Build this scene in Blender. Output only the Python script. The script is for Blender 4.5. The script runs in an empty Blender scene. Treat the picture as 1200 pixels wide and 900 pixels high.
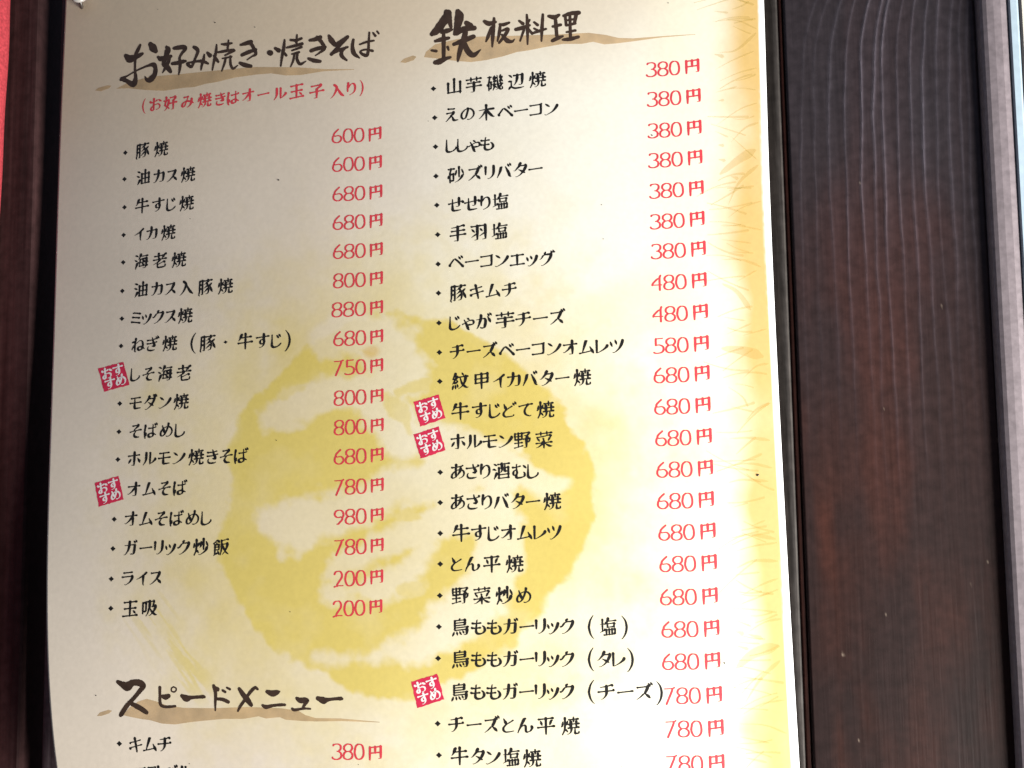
import bpy, math, json
import numpy as np
from mathutils import Matrix, Vector

scene = bpy.context.scene
COL = scene.collection

# ------------------------------------------------------------------ camera
cam_data = bpy.data.cameras.new('camera')
cam_data.sensor_width = 36.0
cam_data.lens = 30.0
cam_data.clip_start = 0.005
cam_data.clip_end = 50.0
cam = bpy.data.objects.new('camera', cam_data)
COL.objects.link(cam)
CAM = [0.241985, -0.012126, 0.328579, 0.083973, 0.139675, -0.02156]            # x, height on the wall, distance from the wall, rotation vector
M = Matrix(((1, 0, 0), (0, 0, -1), (0, 1, 0)))      # wall frame (x, up, out) -> world (x, -out, up)
rv = Vector(CAM[3:6])
R = Matrix.Rotation(rv.length, 3, rv.normalized())
cam.matrix_world = Matrix.Translation(M @ Vector(CAM[:3])) @ (M @ R).to_4x4()
scene.camera = cam

# ------------------------------------------------------------------ world and light
world = bpy.data.worlds.new('World')
scene.world = world
world.use_nodes = True
wn, wl = world.node_tree.nodes, world.node_tree.links
bg = wn['Background']
tc = wn.new('ShaderNodeTexCoord')
sp = wn.new('ShaderNodeSeparateXYZ')
rmp = wn.new('ShaderNodeValToRGB')
mp = wn.new('ShaderNodeMapRange')
wl.new(tc.outputs['Generated'], sp.inputs[0])
wl.new(sp.outputs['Z'], mp.inputs['Value'])
mp.inputs['From Min'].default_value = -1
mp.inputs['From Max'].default_value = 1
wl.new(mp.outputs[0], rmp.inputs[0])
cr = rmp.color_ramp
cr.elements[0].position = 0.0
cr.elements[0].color = (0.15, 0.115, 0.10, 1)
cr.elements[1].position = 1.0
cr.elements[1].color = (0.16, 0.19, 0.26, 1)
e = cr.elements.new(0.52); e.color = (0.160, 0.122, 0.108, 1)
e = cr.elements.new(0.68); e.color = (0.55, 0.66, 0.90, 1)
e = cr.elements.new(0.84); e.color = (0.45, 0.55, 0.80, 1)
wl.new(rmp.outputs[0], bg.inputs['Color'])
bg.inputs['Strength'].default_value = 0.40

def area(name, loc, target, sx, sy, power, color):
    d = bpy.data.lights.new(name, 'AREA')
    d.shape = 'RECTANGLE'; d.size = sx; d.size_y = sy
    d.energy = power; d.color = color
    o = bpy.data.objects.new(name, d); COL.objects.link(o)
    o.location = loc
    o.rotation_euler = (Vector(target) - Vector(loc)).to_track_quat('-Z', 'Y').to_euler()
    return o
area('daylight_opening', (0.900, -0.265, -0.400), (0.20, 0, 0.02), 0.38, 0.42, 27.0, (1.0, 0.975, 0.92))

scene.view_settings.view_transform = 'Standard'
scene.view_settings.look = 'None'
scene.view_settings.exposure = 0.0
scene.view_settings.gamma = 1.0

# ------------------------------------------------------------------ helpers
rng = np.random.RandomState(7)

def vnoise(x, y, seed):
    x = np.asarray(x, float); y = np.asarray(y, float)
    x, y = np.broadcast_arrays(x, y)
    xi = np.floor(x).astype(np.int64); yi = np.floor(y).astype(np.int64)
    fx = x - xi; fy = y - yi
    fx = fx * fx * (3 - 2 * fx); fy = fy * fy * (3 - 2 * fy)
    def hsh(a, b):
        n = (a * 374761393 + b * 668265263 + seed * 974634777) & 0xFFFFFFFF
        n = ((n ^ (n >> 13)) * 1274126177) & 0xFFFFFFFF
        return ((n ^ (n >> 16)) & 0xFFFF) / 65535.0
    a = hsh(xi, yi) * (1 - fx) + hsh(xi + 1, yi) * fx
    b = hsh(xi, yi + 1) * (1 - fx) + hsh(xi + 1, yi + 1) * fx
    return a * (1 - fy) + b * fy

def fbm(x, y, seed, octaves=4):
    t = 0; a = 0.5; s = 0
    for k in range(octaves):
        t = t + a * vnoise(x * 2 ** k, y * 2 ** k, seed + k); s += a; a *= 0.5
    return t / s

def sstep(a, b, x):
    t = np.clip((x - a) / (b - a), 0, 1)
    return t * t * (3 - 2 * t)

def put(name, verts, faces, mat, parent=None, smooth=False):
    me = bpy.data.meshes.new(name)
    me.from_pydata([tuple(v) for v in verts], [], [tuple(f) for f in faces])
    me.materials.append(mat)
    if smooth:
        me.polygons.foreach_set('use_smooth', [True] * len(me.polygons))
    me.update()
    o = bpy.data.objects.new(name, me)
    COL.objects.link(o)
    if parent is not None:
        o.parent = parent
    return o

def tag(o, label=None, cat=None, group=None, kind=None):
    for k, v in (('label', label), ('category', cat), ('group', group), ('kind', kind)):
        if v: o[k] = v
    return o

def W(x, up, out):                       # wall frame -> world
    return np.stack([np.asarray(x, float) + 0 * out, -np.asarray(out, float) + 0 * x, np.asarray(up, float) + 0 * x], -1)

def material(name, color, rough=0.6, spec=0.3):
    m = bpy.data.materials.new(name); m.use_nodes = True
    b = m.node_tree.nodes['Principled BSDF']
    b.inputs['Base Color'].default_value = (*color, 1)
    b.inputs['Roughness'].default_value = rough
    b.inputs['Specular IOR Level'].default_value = spec
    return m

def mottle(m, scale, amount, attr=None, tint=None):
    """uneven tone: noise on object coordinates times the base colour (or a colour attribute)"""
    n, l = m.node_tree.nodes, m.node_tree.links
    b = n['Principled BSDF']
    tco = n.new('ShaderNodeTexCoord')
    nz = n.new('ShaderNodeTexNoise'); nz.inputs['Scale'].default_value = scale; nz.inputs['Detail'].default_value = 5
    l.new(tco.outputs['Object'], nz.inputs['Vector'])
    mr = n.new('ShaderNodeMapRange')
    mr.inputs['From Min'].default_value = 0.3; mr.inputs['From Max'].default_value = 0.7
    mr.inputs['To Min'].default_value = 1 - amount; mr.inputs['To Max'].default_value = 1 + amount * 0.4
    l.new(nz.outputs[0], mr.inputs['Value'])
    mx = n.new('ShaderNodeVectorMath'); mx.operation = 'SCALE'
    if attr:
        at = n.new('ShaderNodeAttribute'); at.attribute_name = attr
        l.new(at.outputs['Color'], mx.inputs[0])
    else:
        mx.inputs[0].default_value = tuple(b.inputs['Base Color'].default_value)[:3]
    l.new(mr.outputs[0], mx.inputs['Scale'])
    l.new(mx.outputs[0], b.inputs['Base Color'])
    return m

def add_bump(m, scale, strength, dist=0.0002, stretch=(1, 1, 1)):
    n, l = m.node_tree.nodes, m.node_tree.links
    tco = n.new('ShaderNodeTexCoord'); mpn = n.new('ShaderNodeMapping')
    mpn.inputs['Scale'].default_value = stretch
    nz = n.new('ShaderNodeTexNoise'); nz.inputs['Scale'].default_value = scale; nz.inputs['Detail'].default_value = 6
    bp = n.new('ShaderNodeBump'); bp.inputs['Strength'].default_value = strength; bp.inputs['Distance'].default_value = dist
    l.new(tco.outputs['Object'], mpn.inputs[0]); l.new(mpn.outputs[0], nz.inputs['Vector'])
    l.new(nz.outputs[0], bp.inputs['Height']); l.new(bp.outputs[0], n['Principled BSDF'].inputs['Normal'])
    return m

def color_attr(o, name, rgb):
    at = o.data.color_attributes.new(name, 'FLOAT_COLOR', 'POINT')
    c = np.ones((len(rgb), 4), np.float32); c[:, :3] = rgb
    at.data.foreach_set('color', c.ravel())

def grid_faces(nu, nv):                  # index = j*nu+i, i along x, j downward; facing out of the wall
    i, j = np.meshgrid(np.arange(nu - 1), np.arange(nv - 1))
    a = (j * nu + i).ravel()
    return np.stack([a, a + nu, a + nu + 1, a + 1], 1)

# ------------------------------------------------------------------ the woodwork behind and beside the sheet
TOP, BOT = 0.45, -0.40

def wood_material(name, rough, spec):
    m = material(name, (0.03, 0.02, 0.02), rough, spec)
    mottle(m, 260.0, 0.30, 'tone')
    add_bump(m, 90.0, 0.28, 0.0002, (9, 1, 0.5))
    return m

WOOD = wood_material('stained_wood', 0.42, 0.16)
WOOD_DULL = wood_material('dull_stained_wood', 0.6, 0.08)

def board(name, xl, xr, out, depth, tone, relief=None, mat=WOOD, nu=60, nv=160, bevel=0.0006):
    """a plank: xl, xr are functions of height; front face is a fine grid with relief, back and sides close it"""
    up = np.linspace(TOP, BOT, nv); s = np.linspace(0, 1, nu)
    L, Rr = xl(up), xr(up)
    X = L[:, None] + (Rr - L)[:, None] * s[None, :]
    U = np.repeat(up[:, None], nu, 1)
    O = np.full_like(X, out)
    d = np.minimum(X - L[:, None], Rr[:, None] - X)
    O = O - bevel * (1 - np.clip(d / (bevel * 1.5), 0, 1)) ** 2
    if relief is not None: O = O + relief(X, U, s[None, :] + 0 * X)
    V = W(X.ravel(), U.ravel(), O.ravel())
    F = grid_faces(nu, nv).tolist()
    n = len(V)
    back = W(X[:, [0, -1]].ravel(), U[:, [0, -1]].ravel(), np.full(2 * nv, out - depth))
    V = np.vstack([V, back])
    for j in range(nv - 1):
        a, b = j * nu, (j + 1) * nu
        c, dd = n + 2 * j, n + 2 * (j + 1)
        F.append((a, c, dd, b)); F.append((a + nu - 1, b + nu - 1, dd + 1, c + 1)); F.append((c, c + 1, dd + 1, dd))
    o = put(name, V, F, mat, smooth=False)
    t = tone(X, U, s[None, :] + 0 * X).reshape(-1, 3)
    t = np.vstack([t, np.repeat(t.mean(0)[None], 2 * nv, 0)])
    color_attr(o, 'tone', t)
    return o

def streak(X, U, seed, fx=900, fy=14):
    return fbm(X * fx + 0.6 * fbm(X * 60, U * 12, seed + 50), U * fy, seed, 4)

def lin(a, b): return lambda up: a + b * up

# the wide plank to the right of the sheet, with raised winter grain
GRAIN = [0.05, 0.125, 0.205, 0.288, 0.375, 0.436, 0.488, 0.566, 0.636, 0.706, 0.771, 0.832, 0.885, 0.941, 0.98]
GAMP = [.35, .3, .55, .8, .95, .9, 1.0, .8, .9, .9, .6, .55, .5, .4, .2]
def grain(X, U, s):
    g = np.zeros_like(X)
    w = 0.0690
    bend = 0.0125 * np.exp(-(0.172 - np.minimum(U, .195)) / 0.020)
    for k, (c, a) in enumerate(zip(GRAIN, GAMP)):
        ck = c * w + bend * (1.15 - 0.75 * c) + 0.0019 * (fbm(U * 35, 0 * U + k * 3.1, 90, 3) - .5) + 0.0012 * (vnoise(U * 9, 0 * U + k * 1.7, 60) - .5)
        d = s * w - ck
        fall = sstep(-0.05, 0.12, U) * (0.45 + 0.75 * vnoise(U * 40, 0 * U + k * 7.7, 31))
        wd = .00040 + .00035 * vnoise(U * 30, 0 * U + k * 5.1, 91)
        sharp = np.exp(-(d / wd) ** 2) + 0.50 * np.exp(-np.clip(d, 0, 1) / 0.0017) * (d > 0)
        g = np.maximum(g, a * fall * sharp)
    return g
def plank_relief(X, U, s):
    return 0.00014 * grain(X, U, s) + 0.00004 * (streak(X, U, 11) - .5)
def plank_tone(X, U, s):
    g = grain(X, U, s)
    st = streak(X, U, 21, 420, 8)
    cloud = fbm(X * 45, U * 14, 5, 4)
    red = sstep(.42, .70, cloud)[..., None]
    top_sheen = sstep(-0.01, 0.13, U + 0.07 * (fbm(X * 32, U * 18, 8, 3) - .5))[..., None]  # bluish grey sky reflection painted into the base colour towards the top
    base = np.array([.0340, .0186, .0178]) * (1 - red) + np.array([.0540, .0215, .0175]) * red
    base = base * (1 - .75 * top_sheen) + np.array([.0345, .0305, .0360]) * .75 * top_sheen
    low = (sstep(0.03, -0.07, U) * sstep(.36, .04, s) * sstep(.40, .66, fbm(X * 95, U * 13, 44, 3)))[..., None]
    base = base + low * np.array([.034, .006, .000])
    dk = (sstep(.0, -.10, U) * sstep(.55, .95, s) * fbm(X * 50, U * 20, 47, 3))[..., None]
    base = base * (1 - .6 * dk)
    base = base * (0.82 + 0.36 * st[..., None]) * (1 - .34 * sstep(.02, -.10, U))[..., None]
    base = base + g[..., None] * np.array([.040, .038, .048])  # bluish sky sheen on the grain lines, painted in as added colour
    nick = np.zeros_like(X)
    for (nx, nz, nr) in tuple((a_, b_, c_ * .62) for a_, b_, c_ in ((.3292, .0885, .0007), (.3335, .0030, .0006), (.3720, -.0090, .0009), (.3556, .0405, .0006), (.3305, -.0705, .0005), (.3190, -.1150, .0006), (.3600, -.0600, .0006), (.3660, -.0520, .0005), (.3150, -.0850, .0010))):
        d = np.hypot(X - nx, (U - nz) * .6) + .0004 * (fbm(X * 2500, U * 2500, 3, 2) - .5)
        nick = np.maximum(nick, sstep(nr, nr * .3, d))
    return np.clip(base + nick[..., None] * np.array([.16, .13, .10]), .003, 1)
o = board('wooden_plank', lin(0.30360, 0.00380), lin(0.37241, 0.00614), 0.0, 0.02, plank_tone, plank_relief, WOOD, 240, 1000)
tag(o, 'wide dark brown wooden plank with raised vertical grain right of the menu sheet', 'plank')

def groove_tone(X, U, s):
    st = streak(X, U, 61, 1500, 20)[..., None]
    return np.array([.034, .012, .009]) * (.5 + st) + 0 * X[..., None]
o = board('recessed_strip', lin(0.30136, 0.00568), lin(0.30350, 0.00380), -0.0009, 0.012, groove_tone, None, WOOD_DULL, 20, 120)
tag(o, 'narrow reddish brown strip sunk in the groove beside the wide plank', 'wood strip')

def backing_tone(X, U, s):
    st = streak(X, U, 41, 800, 12)[..., None]
    edge = sstep(0.2985, 0.3005, X - 0.00568 * U + 0.0006 * (fbm(U * 120, 0 * U, 3, 3) - .5))[..., None]  # thin highlight painted along the right edge
    lf = sstep(.06, .0, X)[..., None]  # left end painted lighter to lift the shade in the gap beside the sheet
    b = (np.array([.022, .018, .016]) * (1 - lf) + np.array([.075, .055, .060]) * lf) * (.5 + st)
    return b + edge * np.array([.050, .046, .044]) * (.35 + .9 * fbm(X * 900, U * 160, 17, 3)[..., None])
def backing_relief(X, U, s):
    return 0.00035 * (fbm(X * 500, U * 60, 15, 4) - .5)
o = board('backing_board', lin(-0.0010, -0.0040), lin(0.30126, 0.00568), -0.0006, 0.014, backing_tone, backing_relief, WOOD_DULL, 420, 200)
tag(o, 'dark weathered backing board behind the menu, showing as a thin strip along its right edge', 'board')

def post_tone(X, U, s):
    st = streak(X, U, 71, 650, 9)[..., None]
    return np.array([.044, .021, .021]) * (.45 + 1.1 * st)
def post_relief(X, U, s):
    return .0002 * (streak(X, U, 75, 500, 8) - .5)
o = board('wooden_post', lin(-0.0560, -0.003), lin(-0.0098, -0.00502), 0.0015, 0.03, post_tone, post_relief, WOOD_DULL, 60, 200)
tag(o, 'dark brown wooden post in shade along the left side of the menu', 'post')

# metal door frame on the far right: one drawn profile, sheared to follow its lean
def extrude(name, prof, lean, mat, parent=None, smooth=False, lo=BOT, hi=TOP, n=24):
    ups = np.linspace(lo, hi, n); V = []; F = []; k = len(prof)
    for u in ups:
        for (x, out) in prof: V.append((x + lean * u, -out, u))
    for j in range(n - 1):
        for i in range(k):
            a = j * k + i; b = j * k + (i + 1) % k
            F.append((a, b, b + k, a + k))
    F.append(tuple(range(k))[::-1]); F.append(tuple(range((n - 1) * k, n * k)))
    return put(name, V, F, mat, parent, smooth)

FRAME = mottle(material('aged_mauve_metal', (0.27, 0.228, 0.245), 0.45, 0.4), 420.0, 0.22)
add_bump(FRAME, 700.0, 0.25, 0.0001)
TRIM = mottle(material('pale_blue_metal', (0.34, 0.43, 0.50), 0.35, 0.5), 300.0, 0.10)
RUBBER = material('black_gasket', (0.012, 0.012, 0.015), 0.6, 0.3)
CREAM = mottle(material('pale_cream_panel', (0.80, 0.76, 0.68), 0.6, 0.3), 60.0, 0.08)
fr = bpy.data.objects.new('metal_door_frame', None); COL.objects.link(fr)
fr.location = (0.3775, 0.02, BOT)
tag(fr, 'mauve grey metal door frame with a pale blue edge at the far right', 'door frame')
def under(parent, o):
    o.parent = parent
    o.matrix_parent_inverse = Matrix.Translation(-Vector(parent.location))
    return o
X0 = 0.3722
prof = [(X0, -0.02), (X0, 0.0014), (X0 + 0.0003, 0.0024), (X0 + 0.0010, 0.0032), (X0 + 0.0022, 0.0037), (X0 + 0.0045, 0.0040), (X0 + 0.0070, 0.0040), (X0 + 0.0088, 0.0036), (X0 + 0.0096, 0.0029), (X0 + 0.0098, 0.0022), (X0 + 0.0098, -0.02)]
under(fr, extrude('frame_column', prof, 0.0108, FRAME, smooth=False))
X1 = X0 + 0.0098
under(fr, extrude('edge_trim', [(X1, -0.02), (X1, 0.0034), (X1 + 0.0004, 0.0040), (X1 + 0.0028, 0.0034), (X1 + 0.0036, 0.0028), (X1 + 0.0036, -0.02)], 0.0118, TRIM))
X2 = X1 + 0.0036
under(fr, extrude('gasket', [(X2, -0.02), (X2, 0.0012), (X2 + 0.0008, 0.0016), (X2 + 0.0020, 0.0008), (X2 + 0.0020, -0.02)], 0.0128, RUBBER))
o = extrude('cream_panel', [(X2 + 0.0021, -0.02), (X2 + 0.0021, 0.0004), (X2 + 0.06, 0.0004), (X2 + 0.06, -0.02)], 0.0130, CREAM)
tag(o, 'pale cream panel beyond the metal door frame in the top right corner', 'panel')

# red cloth hanging at the far left, its lit face turned towards the opening
RED = mottle(material('red_cloth', (0.42, 0.050, 0.062), 0.85, 0.1), 900.0, 0.35)
add_bump(RED, 1500.0, 0.6, 0.0002)
nu, nv = 46, 120
V = []
for j in range(nv):
    u = TOP + (BOT - TOP) * j / (nv - 1)
    x0 = -0.0232 + .004 * (u - .176) + 0.0066 * u + 0.00025 * math.sin(46 * u) + 0.0002 * math.sin(117 * u + 1)
    for i in range(nu):
        s = i / (nu - 1)
        if s < .4:                       # rolled hem
            a = math.pi * s / .4
            x, out = x0 + 0.0040 * math.sin(a) - .0040, 0.0075 - 0.0045 * math.cos(a)
        else:                            # the cloth hangs away to the left in shallow folds
            d = (s - .4) / .6
            x, out = x0 - .0040 - .050 * d, 0.0120 - .002 * d + 0.0030 * math.sin(17 * d + 3 * u) * d
        V.append((x, -out, u))
o = put('red_curtain', V, grid_faces(nu, nv).tolist(), RED, smooth=True)
md = o.modifiers.new('thickness', 'SOLIDIFY'); md.thickness = 0.0008; md.offset = 0
tag(o, 'bright red cloth curtain edge hanging at the far left', 'curtain')

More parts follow.
